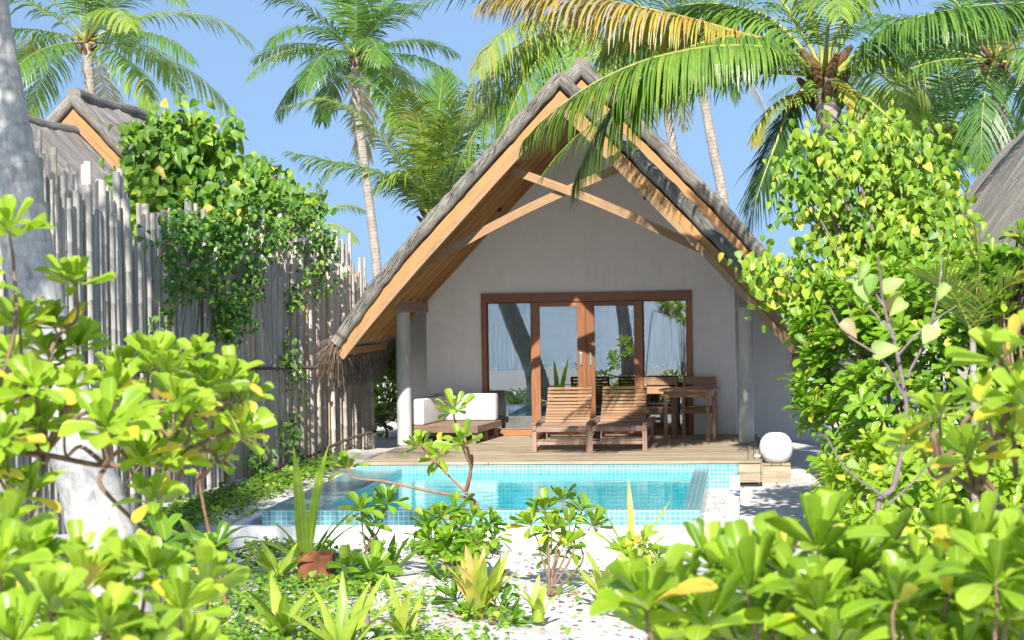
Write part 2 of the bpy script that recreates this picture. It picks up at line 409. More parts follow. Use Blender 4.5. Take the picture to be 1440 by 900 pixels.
TPL = {
    'spat': [leaf_tpl(SPAT, c, b) for c, b in ((.35, -.25), (.5, .05), (.25, -.45), (.6, .22))],
    'spatlo': [leaf_tpl(SPAT_LO, c, b) for c, b in ((.35, -.25), (.5, .05), (.3, -.4))],
    'heart': [leaf_tpl([(t, w * k) for t, w in HEART], c, b) for c, b, k in ((.3, -.25, .85), (.5, -.45, .8), (.15, -.1, .95), (.7, -.3, .7))],
    'oval': [leaf_tpl(OVAL, c, b) for c, b in ((.2, -.2), (.3, -.4))],
}
def put_leaves(mb, kind, O, D, U, S, T, wid=1.0):
    """O origins, D leaf direction, U approx upper-side normal, S size, T tint"""
    O = np.asarray(O); D = np.asarray(D); U = np.asarray(U); S = np.asarray(S); T = np.asarray(T)
    D = D / (np.linalg.norm(D, axis=1, keepdims=True) + 1e-9)
    X = np.cross(D, U); X /= (np.linalg.norm(X, axis=1, keepdims=True) + 1e-9)
    Z = np.cross(X, D)
    tp = TPL[kind]; pick = rng.integers(0, len(tp), len(O))
    for k, (V, F, UV) in enumerate(tp):
        m = pick == k; c = int(m.sum())
        if not c: continue
        o, x, y, z, s, t = O[m], X[m], D[m], Z[m], S[m], T[m]
        ww = wid * rng.uniform(.85, 1.15, c)
        W = o[:, None, :] + s[:, None, None] * (V[None, :, 0, None] * x[:, None, :] * ww[:, None, None] + V[None, :, 1, None] * y[:, None, :] + V[None, :, 2, None] * z[:, None, :])
        nv = len(V)
        FF = (F[None] + (np.arange(c) * nv)[:, None, None]).reshape(-1, 4)
        uv = np.tile(UV[F.ravel()], (c, 1))
        mb.add(W.reshape(-1, 3), FF, uv, np.repeat(t, nv))

def perp(a):
    a = norm(a); r = np.cross(a, (0, 0, 1) if abs(a[2]) < .9 else (1, 0, 0)); r = norm(r); return r, np.cross(a, r)

def rosette(acc, c, axis, L, n=16, yellow=.08, base_t=.6, spread=(14, 88)):
    axis = norm(axis); e1, e2 = perp(axis); a0 = rng.uniform(0, 6.28)
    for i in range(n):
        f = i / max(1, n - 1)
        a = a0 + i * 2.399963
        tl = rad(spread[0] + (spread[1] - spread[0]) * f ** .8 + rng.normal(0, 7))
        d = math.cos(tl) * axis + math.sin(tl) * (math.cos(a) * e1 + math.sin(a) * e2)
        u = -math.sin(tl) * axis * -1 * 0 + (math.cos(tl) * -1 * (math.cos(a) * e1 + math.sin(a) * e2) + math.sin(tl) * axis)
        d = d + np.array([0, 0, -.12 * f])
        s = L * (.5 + .5 * min(1, f * 2.2)) * rng.uniform(.74, 1.18)
        t = base_t + rng.normal(0, .16) - .2 * f
        if f > .7 and rng.random() < yellow * 3: t = rng.uniform(.9, 1.0)
        else: t = min(.86, max(0, t))
        acc.append((c + d * L * .05 - axis * L * .18 * f, d, u + rng.normal(0, .12, 3), s, t))

def flush(mb, acc, kind, wid=1.0):
    if acc:
        O, D, U, S, T = zip(*acc); put_leaves(mb, kind, np.array(O), np.array(D), np.array(U), np.array(S), np.array(T), wid)

def curve(pts, n=10):
    pts = [np.asarray(p, float) for p in pts]
    pts = [2 * pts[0] - pts[1]] + pts + [2 * pts[-1] - pts[-2]]
    out = []
    m = len(pts) - 3
    for i in range(m):
        p0, p1, p2, p3 = pts[i:i + 4]
        for k in range(n):
            t = k / n
            out.append(.5 * ((2 * p1) + (-p0 + p2) * t + (2 * p0 - 5 * p1 + 4 * p2 - p3) * t * t + (-p0 + 3 * p1 - 3 * p2 + p3) * t ** 3))
    out.append(pts[-2]); return np.array(out)

def bush(name, label, cat, root, tips, L, mat='lime', kind='spat', n=15, group=None, yellow=.08, base_t=.6, bark='bark', wid=1.0, r0=.02, axes=None, every=1, upbias=.7, lean=(0, -.35, 0), spread=(14, 88), nodes=None):
    """tips: list of rosette centres; root: ground point."""
    root = np.asarray(root, float)
    t = thing(name, label, cat, root, group)
    tips = [np.asarray(p, float) for p in tips]
    acc = []; br = MB()
    cen = np.mean(tips, axis=0)
    for i, p in enumerate(tips):
        out = p - (cen * .6 + root * .4)
        out = norm(out) * .55 + np.array([0, 0, upbias]) + np.array(lean) + rng.normal(0, .18, 3)
        ax = norm(out) if axes is None or axes[i] is None else norm(axes[i])
        rosette(acc, p, ax, L * rng.uniform(.85, 1.15), n + int(rng.integers(-2, 3)), yellow, base_t, spread)
        if i % every == 0:
            rt = root if nodes is None else min(nodes, key=lambda q: np.linalg.norm(q - p))
            mid = rt * .35 + p * .65 + np.array([0, 0, -.12 * np.linalg.norm(p - rt)]) + rng.normal(0, .05, 3)
            mid2 = p - ax * L * 1.1
            c = curve([rt + rng.normal(0, .03 if nodes is None else .004, 3) * (1, 1, 0), mid, mid2, p - ax * L * .05], 5)
            br.tube(c, np.linspace(r0, r0 * .4, len(c)), 6)
    if nodes is not None:
        c = curve([root] + list(nodes), 6); br.tube(c, np.linspace(r0 * 1.5, r0 * .8, len(c)), 8)
    lm = MB(); flush(lm, acc, kind, wid)
    build('foliage', lm, M[mat], t, smooth=True)
    build('branch' if len(tips) > 1 else 'stem', br, M[bark], t, smooth=True)
    return t

def blob_tips(blobs, n, face=None, minz=.1, shell=.75):
    """points near the surface of ellipsoids [(centre, radii)]; prefer the side facing -y and the top"""
    out = []
    vol = np.array([np.prod(r) ** .67 for _, r in blobs]); vol /= vol.sum()
    while len(out) < n:
        k = rng.choice(len(blobs), p=vol); c, r = blobs[k]
        d = norm(rng.normal(0, 1, 3))
        if d[1] > .45 and rng.random() < .8: continue
        if d[2] < -.5 and rng.random() < .6: continue
        p = np.asarray(c) + d * np.asarray(r) * rng.uniform(shell, 1.05)
        ins = False
        for j, (c2, r2) in enumerate(blobs):
            if j != k and np.linalg.norm((p - np.asarray(c2)) / np.asarray(r2)) < .7: ins = True
        if ins or p[2] < minz: continue
        out.append(p)
    return out

def frond_mesh(lm, rm, C, L, lw=.035, nl=50, ll=.75, droop=.55, tint=.4, tipt=0., seg=3, vee=.25, rr=.022, ragged=.22, start=.16, comb=0.9):
    """C: polyline of the rachis (m,3)."""
    C = np.asarray(C); seglen = np.linalg.norm(np.diff(C, axis=0), axis=1); cum = np.concatenate([[0], np.cumsum(seglen)]); tot = cum[-1]
    rm.tube(C, np.interp(cum / tot, [0, .12, .5, 1], [rr * 2.2, rr * 1.1, rr * .6, rr * .15]), 6, t=min(1, .4 + rng.uniform(-.1, .1) + (tint > .75) * .5))
    ss = np.linspace(start, .995, nl)
    tan = np.gradient(C, axis=0)
    Vs = []; Fs = []; Us = []; Ts = []; nV = 0
    prevS = None
    for s in ss:
        x = s * tot; p = np.array([np.interp(x, cum, C[:, k]) for k in range(3)])
        d = norm([np.interp(x, cum, tan[:, k]) for k in range(3)])
        side = np.cross(d, (0, 0, 1))
        if np.linalg.norm(side) < .15 and prevS is not None: side = prevS
        side = norm(side)
        if prevS is not None: side = norm(side * .5 + prevS * .5)
        prevS = side
        upv = np.cross(side, d)
        prof = (math.sin(min(1, (s - start * .6) * 1.25) * math.pi * .62 + .35)) ** .8 if s < .8 else (math.sin(min(1, (.8 - start * .6) * 1.25) * math.pi * .62 + .35)) ** .8 * (1 - (s - .8) * 3.3)
        prof = max(.22, prof)
        for sg in (-1, 1):
            if rng.random() < ragged * .4: continue
            l = ll * prof * rng.uniform(1 - ragged, 1 + ragged)
            fw = .35 + .95 * s ** 2 + rng.normal(0, .06)
            dd = norm(side * sg * comb + d * fw + upv * (vee + rng.normal(0, .08)))
            q = p.copy(); w = lw * (.75 + .25 * prof)
            bl = norm(np.cross(dd, upv))
            tt = np.clip(tint + rng.normal(0, .07) + tipt * s * (1 if tint > .75 else .6), 0, 1)
            dr = droop * rng.uniform(.6, 1.4)
            rows = []
            for k in range(seg + 1):
                f = k / seg
                ww = w * (.55 + .45 * math.sin(min(1, f * 2.2) * 1.57)) * (1 - f ** 3 * .92) / 2
                rows.append(q - bl * ww); rows.append(q + bl * ww)
                dd = norm(dd + np.array([0, 0, -dr / seg * (0.6 + f)]))
                bl = norm(np.cross(dd, upv) * .5 + bl * .5)
                q = q + dd * (l / seg)
            Vs += rows
            for k in range(seg):
                a = nV + 2 * k; Fs.append((a, a + 1, a + 3, a + 2)); Us += [(0, k / seg), (1, k / seg), (1, (k + 1) / seg), (0, (k + 1) / seg)]
            Ts += [min(1., tt + (.45 if (k >= seg * 2 and rng.random() < .12) else 0)) for k in range(2 * seg + 2)]
            nV += 2 * seg + 2
    lm.add(Vs, Fs, Us, np.array(Ts))

def arc(c, az, el, L, bend=1.0, n=12):
    """frond rachis starting at c with azimuth az (deg, 0=+x, 90=+y), elevation el, bending down."""
    c = np.asarray(c, float); az = rad(az); e = rad(el); pts = [c]
    h = np.array([math.cos(az), math.sin(az), 0]); p = c.copy()
    for k in range(n):
        e -= rad(bend * (60 / n) * (.5 + 1.1 * k / n))
        p = p + (h * math.cos(e) + np.array([0, 0, math.sin(e)])) * (L / n); pts.append(p.copy())
    return np.array(pts)

def palm(label, trunkpts, r, fronds, L, group=None, nl=40, ll=.7, lw=.04, seg=3, tint=.3, name='coconut_palm', boots=True, mat='trunk', flare=1.5, explicit=(), r1=None, dead=1, coconuts=0):
    base = np.asarray(trunkpts[0], float); c = np.asarray(trunkpts[-1], float)
    t = thing(name, label, 'palm tree', base, group)
    tp = curve(trunkpts, 14); n = len(tp)
    f = np.linspace(0, 1, n); r1 = r1 or r * .8
    rr = r * (1 + (flare - 1) * np.exp(-f * 9)) * (1 - f) + r1 * f
    rr = rr * (1 + .03 * np.sin(np.arange(n) * 2.1)) 
    tm = MB(); tm.tube(tp, rr, 14); build('trunk', tm, M[mat], t, smooth=True)
    if boots:
        bm = MB()
        for k in range(14):
            a = k * 2.4; z = -.35 + .55 * k / 14
            d = np.array([math.cos(a), math.sin(a), .9]); q = c + np.array([0, 0, z]) + np.array([math.cos(a), math.sin(a), 0]) * r1 * .7
            bm.tube([q, q + d * .10, q + d * .22 + np.array([0, 0, .02])], [r1 * .5, r1 * .42, r1 * .18], 6)
        build('crown_base', bm, M['boot'], t, smooth=True)
    for i in range(fronds):
        az = i * 137.5 + rng.uniform(-14, 14); lev = i / max(1, fronds - 1)
        el = 72 - 88 * lev + rng.uniform(-8, 8)
        C = arc(c + np.array([0, 0, .05]), az, el, L * rng.uniform(.85, 1.08), rng.uniform(.9, 1.35) if lev > .2 else rng.uniform(.5, .8))
        lm = MB(); rm = MB(); tn = min(.62, tint + rng.uniform(-.14, .2))
        dd = i >= fronds - dead
        if dd: tn = rng.uniform(.95, 1.)
        frond_mesh(lm, rm, C, L, lw, nl, ll, droop=.7 + .8 * lev, tint=tn, tipt=.18, seg=seg, vee=.3 - .3 * lev)
        fo = build('frond', lm, M['frond'], t, smooth=False); build('rachis', rm, M['rachis'], fo, smooth=True)
    for e in explicit:
        lm = MB(); rm = MB(); C = curve(e['pts'], 7)
        frond_mesh(lm, rm, C, 1, e.get('lw', lw), e.get('nl', nl), e.get('ll', ll), e.get('droop', .9), e.get('tint', tint), e.get('tipt', .1), e.get('seg', seg + 1), e.get('vee', .1), e.get('rr', .028), e.get('ragged', .15), e.get('start', .14), e.get('comb', .9))
        fo = build('frond', lm, M['frond'], t, smooth=False); build('rachis', rm, M['rachis'], fo, smooth=True)
    if coconuts:
        for k in range(coconuts):
            a = k * 1.9; q = c + np.array([math.cos(a) * .22, math.sin(a) * .22, -.12 - .1 * (k % 2)])
            m = MB(); m.lathe([(0.001, -.11), (.06, -.09), (.09, -.02), (.085, .05), (.04, .1), (.001, .115)], q, 10, t=.5)
            build('coconut', m, M['heart'], t, smooth=True)
    return t

# ------------------------------------------------------------------ ground
def ground():
    xs = sorted(set(list(np.linspace(-600, -40, 8)) + list(np.linspace(-40, -12, 12)) + list(np.arange(-12, 8.01, .25)) + list(np.linspace(8, 40, 12)) + list(np.linspace(40, 600, 8)) + [-5.3, -.09]))
    ys = sorted(set(list(np.linspace(-600, -20, 8)) + list(np.linspace(-20, 8, 12)) + list(np.arange(8, 30.01, .25)) + list(np.linspace(30, 60, 14)) + list(np.linspace(60, 900, 8)) + [17.62, 22.98]))
    X, Y = np.meshgrid(xs, ys, indexing='ij')
    Z = (.035 * np.sin(X * 1.7 + 1.3 * np.sin(Y * .9)) + .03 * np.sin(Y * 2.3 + X) + .02 * np.sin(X * 5.1 + Y * 3.7)) - .03
    # bank of sand up to the fence, lower beach behind the camera
    Z += .16 * np.clip((-5.5 - X) / 1.2, 0, 1) * (Y > 8) * (Y < 32) * .6
    Z -= 1.6 * np.clip((-9 - Y) / 9, 0, 1)
    near = (X > -6.0) & (X < 1.2) & (Y > 16.9) & (Y < 40)
    Z[near] = np.minimum(Z[near], 0.005) * .4
    V = np.stack([X, Y, Z], 2).reshape(-1, 3); nu, nv = len(xs), len(ys)
    F = []
    for i in range(nu - 1):
        for j in range(nv - 1):
            cx = (xs[i] + xs[i + 1]) / 2; cy = (ys[j] + ys[j + 1]) / 2
            if -5.3 < cx < -.09 and 17.62 < cy < 22.98: continue
            F.append((i * nv + j, (i + 1) * nv + j, (i + 1) * nv + j + 1, i * nv + j + 1))
    mb = MB(); mb.add(V, F); build('ground', mb, M['sand'], None, smooth=True, kind='structure')
    s = MB(); s.add([(-3000, -4000, -.95), (3000, -4000, -.95), (3000, -11, -.95), (-3000, -11, -.95)], [(0, 1, 2, 3)])
    build('sea', s, M['sea'], None, kind='structure')
ground()

# ------------------------------------------------------------------ pool
def quad_uv(mb, a, b, c, d, t=.5):
    a, b, c, d = [np.asarray(v, float) for v in (a, b, c, d)]
    w = np.linalg.norm(b - a); h = np.linalg.norm(d - a)
    mb.add([a, b, c, d], [(0, 1, 2, 3)], [(0, 0), (w, 0), (w, h), (0, h)], t)
def tbox(mb, lo, hi, skip=''):
    x0, y0, z0 = lo; x1, y1, z1 = hi
    quad_uv(mb, (x0, y0, z1), (x1, y0, z1), (x1, y1, z1), (x0, y1, z1))
    quad_uv(mb, (x0, y0, z0), (x1, y0, z0), (x1, y0, z1), (x0, y0, z1))
    quad_uv(mb, (x1, y1, z0), (x0, y1, z0), (x0, y1, z1), (x1, y1, z1))
    quad_uv(mb, (x1, y0, z0), (x1, y1, z0), (x1, y1, z1), (x1, y0, z1))
    quad_uv(mb, (x0, y1, z0), (x0, y0, z0), (x0, y0, z1), (x0, y1, z1))
CZ, WZ, DZ = .27, .205, .34
def pool():
    t = thing('swimming_pool', 'raised plunge pool lined with turquoise mosaic tiles in front of the villa deck', 'pool', (-2.7, 18.2, 0))
    c = MB()
    tbox(c, (-5.08, 18.27, .0), (-.47, 18.45, CZ))          # front
    tbox(c, (-.65, 18.45, -.06), (-.47, 22.90, CZ - .001))  # right
    tbox(c, (-5.08, 18.45, -.06), (-4.47, 22.90, CZ - .001))
    build('coping', c, M['tile'], t)
    b = MB()
    tbox(b, (-5.08, 22.90, -.06), (-.10, 22.975, .30)); build('rear_tile_wall', b, M['tile'], t)
    b = MB(); z0 = -.95
    quad_uv(b, (-4.47, 18.45, z0), (-.65, 18.45, z0), (-.65, 22.9, z0), (-4.47, 22.9, z0))
    quad_uv(b, (-4.47, 22.898, z0), (-.65, 22.898, z0), (-.65, 22.898, CZ - .1), (-4.47, 22.898, CZ - .1))
    quad_uv(b, (-.652, 22.9, z0), (-.652, 18.45, z0), (-.652, 18.45, CZ - .05), (-.652, 22.9, CZ - .05))
    quad_uv(b, (-4.468, 18.45, z0), (-4.468, 22.9, z0), (-4.468, 22.9, CZ - .05), (-4.468, 18.45, CZ - .05))
    quad_uv(b, (-.65, 18.452, z0), (-4.47, 18.452, z0), (-4.47, 18.452, CZ - .05), (-.65, 18.452, CZ - .05))
    # step bench inside the basin
    tbox(b, (-4.46, 21.9, z0), (-.66, 22.89, -.25))
    build('basin', b, M['tiledeep'], t)
    w = MB()
    w.box((-5.34, 17.58, -.15), (-.07, 17.74, .185)); w.box((-.20, 17.742, -.15), (-.072, 22.62, .187)); w.box((-5.34, 17.742, -.15), (-5.22, 22.9, .16))
    build('low_wall', w, M['white'], t, bevel=.012)
    g = MB(); n = 40
    for (x0, y0, x1, y1) in ((-.47, 17.74, -.2, 22.9), (-5.22, 17.74, -.47, 18.27), (-5.22, 18.27, -5.08, 22.9)):
        nu = max(3, int((x1 - x0) / .06)); nv = max(3, int((y1 - y0) / .06))
        X, Y = np.meshgrid(np.linspace(x0, x1, nu), np.linspace(y0, y1, nv), indexing='ij')
        Z = .0 + rng.normal(0, .009, X.shape)
        V = np.stack([X, Y, Z], 2).reshape(-1, 3); g.grid(V, nu, nv, V[:, :2])
    build('gutter_gravel', g, M['gravel'], t)
    wt = MB(); X, Y = np.meshgrid(np.linspace(-4.475, -.645, 4), np.linspace(18.445, 22.905, 4), indexing='ij')
    V = np.stack([X, Y, X * 0 + WZ], 2).reshape(-1, 3); wt.grid(V, 4, 4, V[:, :2])
    build('pool_water', wt, M['water'], None, kind='structure')
pool()

# ------------------------------------------------------------------ villa
XC = -2.42
SL = 1.05
def roofz(dx, apex, droop=.0, k0=1.8):
    dx = np.abs(dx); return apex - SL * dx - droop * np.clip(dx - k0, 0, None) ** 2

def thatch_field(mb, xc, y0, y1, apex, half, hip=None, thick=.3, seed=0, ny=None, droop=.05):
    r = np.random.default_rng(seed)
    nx = 61; ny = ny or max(12, int((y1 - y0) / .16))
    xs = np.linspace(-half, half, nx); ys = np.linspace(y0, y1, ny)
    X, Y = np.meshgrid(xs, ys, indexing='ij')
    D = np.sqrt(X ** 2 + .10 ** 2) - .10
    if hip: D = np.maximum(D, np.clip(Y - hip, 0, None) * half / max(.1, (y1 - hip)))
    Z = roofz(D, apex, droop)
    ph = r.uniform(0, 6, 6)
    Z = Z + .02 * np.sin(Y * 3.1 + ph[0] + X) + .018 * np.sin(X * 7 + ph[1] + np.sin(Y * 2)) + .012 * np.sin(Y * 11 + X * 5 + ph[2]) + r.normal(0, .008, X.shape)
    hipm = (np.clip(Y - (hip or 1e9), 0, None) * half / max(.1, (y1 - (hip or y0))) > np.abs(X)) if hip else np.zeros_like(X, bool)
    U = np.where(hipm, (Y - (hip or 0)) * 1.45, np.abs(X) * 1.45); Vv = np.where(hipm, X, Y + np.sign(X) * 7)
    top = np.stack([X + xc, Y, Z], 2).reshape(-1, 3); uv = np.stack([U, Vv], 2).reshape(-1, 2)
    bot = top.copy(); bot[:, 2] -= thick
    mb.grid(top, nx, ny, uv); mb.grid(bot, nx, ny, uv, flip=True)
    T = top.reshape(nx, ny, 3); B = bot.reshape(nx, ny, 3)
    for e in (T[0], T[-1], T[:, 0], T[:, -1]):
        m = len(e); b = e.copy(); b[:, 2] -= thick
        V = np.concatenate([e, b]); F = [(i, i + 1, m + i + 1, m + i) for i in range(m - 1)]
        L = np.linalg.norm(e - e[0], axis=1)
        uvv = np.concatenate([np.stack([L * 0, L], 1), np.stack([L * 0 + .5, L], 1)])
        mb.add(V, F, uvv[np.array(F).ravel()], .3)

def strands(mb, pts, dirs, n, l, w=.008, spread=.25, t=(.2, .9), seg=2):
    """thin straws hanging from random places along pts"""
    pts = np.asarray(pts); V = []; F = []; UV = []; T = []; k = 0
    for i in range(n):
        f = rng.random() * (len(pts) - 1); a = int(f); g = f - a
        p = pts[a] * (1 - g) + pts[min(a + 1, len(pts) - 1)] * g + rng.normal(0, .02, 3)
        d = norm(np.asarray(dirs) + rng.normal(0, spread, 3)); ll = l * rng.uniform(.5, 1.15)
        s = norm(np.cross(d, (rng.normal(), 1, rng.normal()))) * w * rng.uniform(.6, 1.4) / 2
        tt = rng.uniform(*t); q = p
        rows = []
        for j in range(seg + 1):
            ww = 1 - .7 * j / seg
            rows += [q - s * ww, q + s * ww]; d = norm(d + np.array([0, 0, -.25])); q = q + d * ll / seg
        V += rows
        for j in range(seg):
            b = k + 2 * j; F.append((b, b + 1, b + 3, b + 2)); UV += [(0, 0), (0, .01), (.3, .01), (.3, 0)]
        T += [tt] * (2 * seg + 2); k += 2 * seg + 2
    mb.add(V, F, UV, np.array(T))

def rake_pts(y, apex, half, side, droop, off=0., n=24):
    dx = np.linspace(0, half, n)
    z = roofz(dx, apex, droop)
    return np.stack([XC + side * dx, np.full(n, y), z], 1)

def make_roof(t, dy=0., full=True):
    """parts of the two stacked gable roofs (front porch + taller rear)."""
    # front porch thatch
    m = MB(); thatch_field(m, XC, 24.10 + dy, 27.5 + dy, 5.42, 3.20, None, .22, 3, droop=.12)
    strands(m, [(XC - 3.18, 24.1 + dy, 1.68), (XC - 3.18, 27.4 + dy, 1.68)], (-.25, 0, -1), 1500, .42, .010, .22, (.2, 1.))
    strands(m, [(XC + 3.18, 24.1 + dy, 1.68), (XC + 3.18, 27.4 + dy, 1.68)], (.25, 0, -1), 500, .38, .010, .22, (.2, 1.))
    build('porch_thatch', m, M['thatch'], t)
    # rear thatch with hip end
    m = MB(); thatch_field(m, XC, 27.42 + dy, 38. + dy, 6.04, 3.95, 33.8 + dy, .28, 4, droop=.09)
    strands(m, [(XC - 3.93, 27.4 + dy, 1.5), (XC - 3.93, 38 + dy, 1.5)], (-.25, 0, -1), 1600, .4, .012, .22, (.2, 1.))
    strands(m, [(XC + 3.93, 27.4 + dy, 1.5), (XC + 3.93, 38 + dy, 1.5)], (.25, 0, -1), 1600, .4, .012, .22, (.2, 1.))
    for sd in (-1, 1):
        n = 3200; dx = rng.uniform(.1, 3.8, n); yy = rng.uniform(27.5, 37.6, n)
        ok = np.clip(yy - 33.8, 0, None) * 3.95 / 4.2 < dx; dx = dx[ok]; yy = yy[ok]; n = len(dx)
        p = np.stack([XC + sd * dx, yy + dy, roofz(dx, 6.07, .09)], 1); l = rng.uniform(.15, .5, n)[:, None]
        q = p + np.array([sd * .69, 0, -.70]) * l + rng.normal(0, .03, (n, 3)); w = np.array([0, 1, 0]) * rng.uniform(.006, .016, n)[:, None]
        V = np.stack([p - w, p + w, q + w * .3, q - w * .3], 1).reshape(-1, 3); F = np.arange(4 * n).reshape(-1, 4)
        m.add(V, F, np.tile([(0, 0), (0, .01), (.3, .01), (.3, 0)], (n, 1)), np.repeat(rng.uniform(.1, 1., n), 4))
    build('rear_thatch', m, M['thatch'], t)
    # rolls along the rakes
    for (y, apex, half, dr) in ((24.0, 5.44, 3.16, .13), (27.3, 6.01, 3.85, .10)):
        for sd in (-1, 1):
            p = rake_pts(y + dy, apex, half, sd, dr, n=46)
            p = p + rng.normal(0, .006, p.shape)
            rr = (.09 if y < 25 else .105) * (1 + rng.normal(0, .045, len(p))); rr[-3:] *= .92
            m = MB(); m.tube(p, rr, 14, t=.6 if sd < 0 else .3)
            s2 = MB()
            strands(s2, p[:-3] + A(0, -.06, .04), (sd * .7, -.12, -.7), 900, .22, .007, .16, (.3, 1.), 1)
            m.V += s2.V; m.F += [f + m.n for f in s2.F]; m.UV += s2.UV; m.T += s2.T; m.n += s2.n
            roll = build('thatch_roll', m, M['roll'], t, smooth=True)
            e = p[-1]; m = MB()
            strands(m, [e + A(-sd * .02, 0, .10), e + A(0, .16, -.02)], (sd * .5, -.12, -.8), 700, .52, .012, .3, (.35, 1.), 3)
            m.tube(curve([p[-2] + (p[-3] - p[-2]) * .3, p[-2]], 3), rr[0] * 1.03, 12, t=.05)
            build('tassel', m, M['fringe'], roll)
    # ridge cap
    m = MB()
    for (y0, y1, z) in ((27.35, 33.9, 6.05), (24.1, 27.4, 5.40)):
        p = np.array([(XC, y, z + .02 * math.sin(y * 2.2)) for y in np.linspace(y0 + dy, y1 + dy, 40)])
        m.tube(p, .13, 10)
    build('ridge_cap', m, M['roll'], t, smooth=True)
    m = MB()
    for sd in (-1, 1):
        p = np.array([(XC + sd * (.42 + .03 * math.sin(y * 3)), y, 6.04 - SL * .42 + .03 + .02 * math.sin(y * 5)) for y in np.linspace(27.5 + dy, 33.8 + dy, 50)])
        m.tube(p, .022, 6, t=0.)
    build('ridge_binding', m, M['rope'], t, smooth=True)
    # soffit boards (between the rafters) and rafters
    for (y0, y1, sz, half, nm) in ((24.06, 27.38, 5.11, 3.08, 5), (27.36, 28.7, 5.66, 3.72, 2)):
        m = MB()
        nb = 19
        for sd in (-1, 1):
            for k in range(nb):
                a = half * k / nb; b = half * (k + 1) / nb - .004
                pa = A(XC + sd * a, 0, sz - SL * a + .065); pb = A(XC + sd * b, 0, sz - SL * b + .065)
                up = norm(A(sd * SL, 0, 1)) * .018
                c = [pa + A(0, y0 + dy, 0), pb + A(0, y0 + dy, 0), pb + A(0, y0 + dy, 0) + up, pa + A(0, y0 + dy, 0) + up]
                if sd < 0: c = c[::-1]
                c2 = [v + A(0, y1 - y0, 0) for v in c]
                m.hexa(c + c2)
        build('soffit_board', m, M['soffit'], t)
        ysr = np.linspace(y0 + .28, y1 - .16, nm + 1) if nm == 5 else np.linspace(y0 + .3, y1 - .3, nm)
        for yy in ysr:
            for sd in (-1, 1):
                m = MB()
                pa = A(XC + sd * .02, yy + dy, sz - .02 - .02); pb = A(XC + sd * half * .985, yy + dy, sz - SL * half * .985 - .02)
                m.beam(pa + A(0, 0, .02), pb + A(0, 0, .02), .06, .12, up=norm(A(sd * SL, 0, 1)))
                build('rafter', m, M['soffit'], t, bevel=.004)
    # barge boards (proud light rafter + recessed fascia)
    for (y, sz, half) in ((24.0, 5.11, 3.12), (27.3, 5.66, 3.8)):
        for sd in (-1, 1):
            n = 14; dx = np.linspace(0, half, n)
            z = sz - SL * dx - .06 * np.clip(dx - 1.8, 0, None) ** 2
            ln = norm(A(1, SL))   # x,z along
            for (o0, o1, ya, yb, nm, mt) in ((-.09, .0, y - .03, y + .05, 'barge_rafter', 'pine'), (-.01, .115, y + .02, y + .045, 'fascia', 'soffit')):
                m = MB(); oo = rng.random(2) * 9; tt = .65 if nm == 'barge_rafter' else .3
                Ls = 0
                for k in range(n - 1):
                    def cor(i, o, yy): return A(XC + sd * (dx[i] + (o * .72 if i else 0)), yy + dy, z[i] + o * (.69 if i else 1.45))
                    ring = lambda i: [cor(i, o0, ya), cor(i, o0, yb), cor(i, o1, yb), cor(i, o1, ya)]
                    a, b = ring(k), ring(k + 1)
                    if sd > 0: a, b = a[::-1], b[::-1]
                    m.hexa(a + b, tt, oo + A(dx[k] * 1.45, 0))
                build(nm, m, M[mt], t)
            # plate under the eave
        m = MB()
        for sd in (-1, 1):
            m.box((XC + sd * half - .02, y + .06 + dy, sz - SL * half - .12), (XC + sd * half + .02, y + 3.2 + dy, sz - SL * half - .02))
        build('eave_board', m, M['soffit'], t)

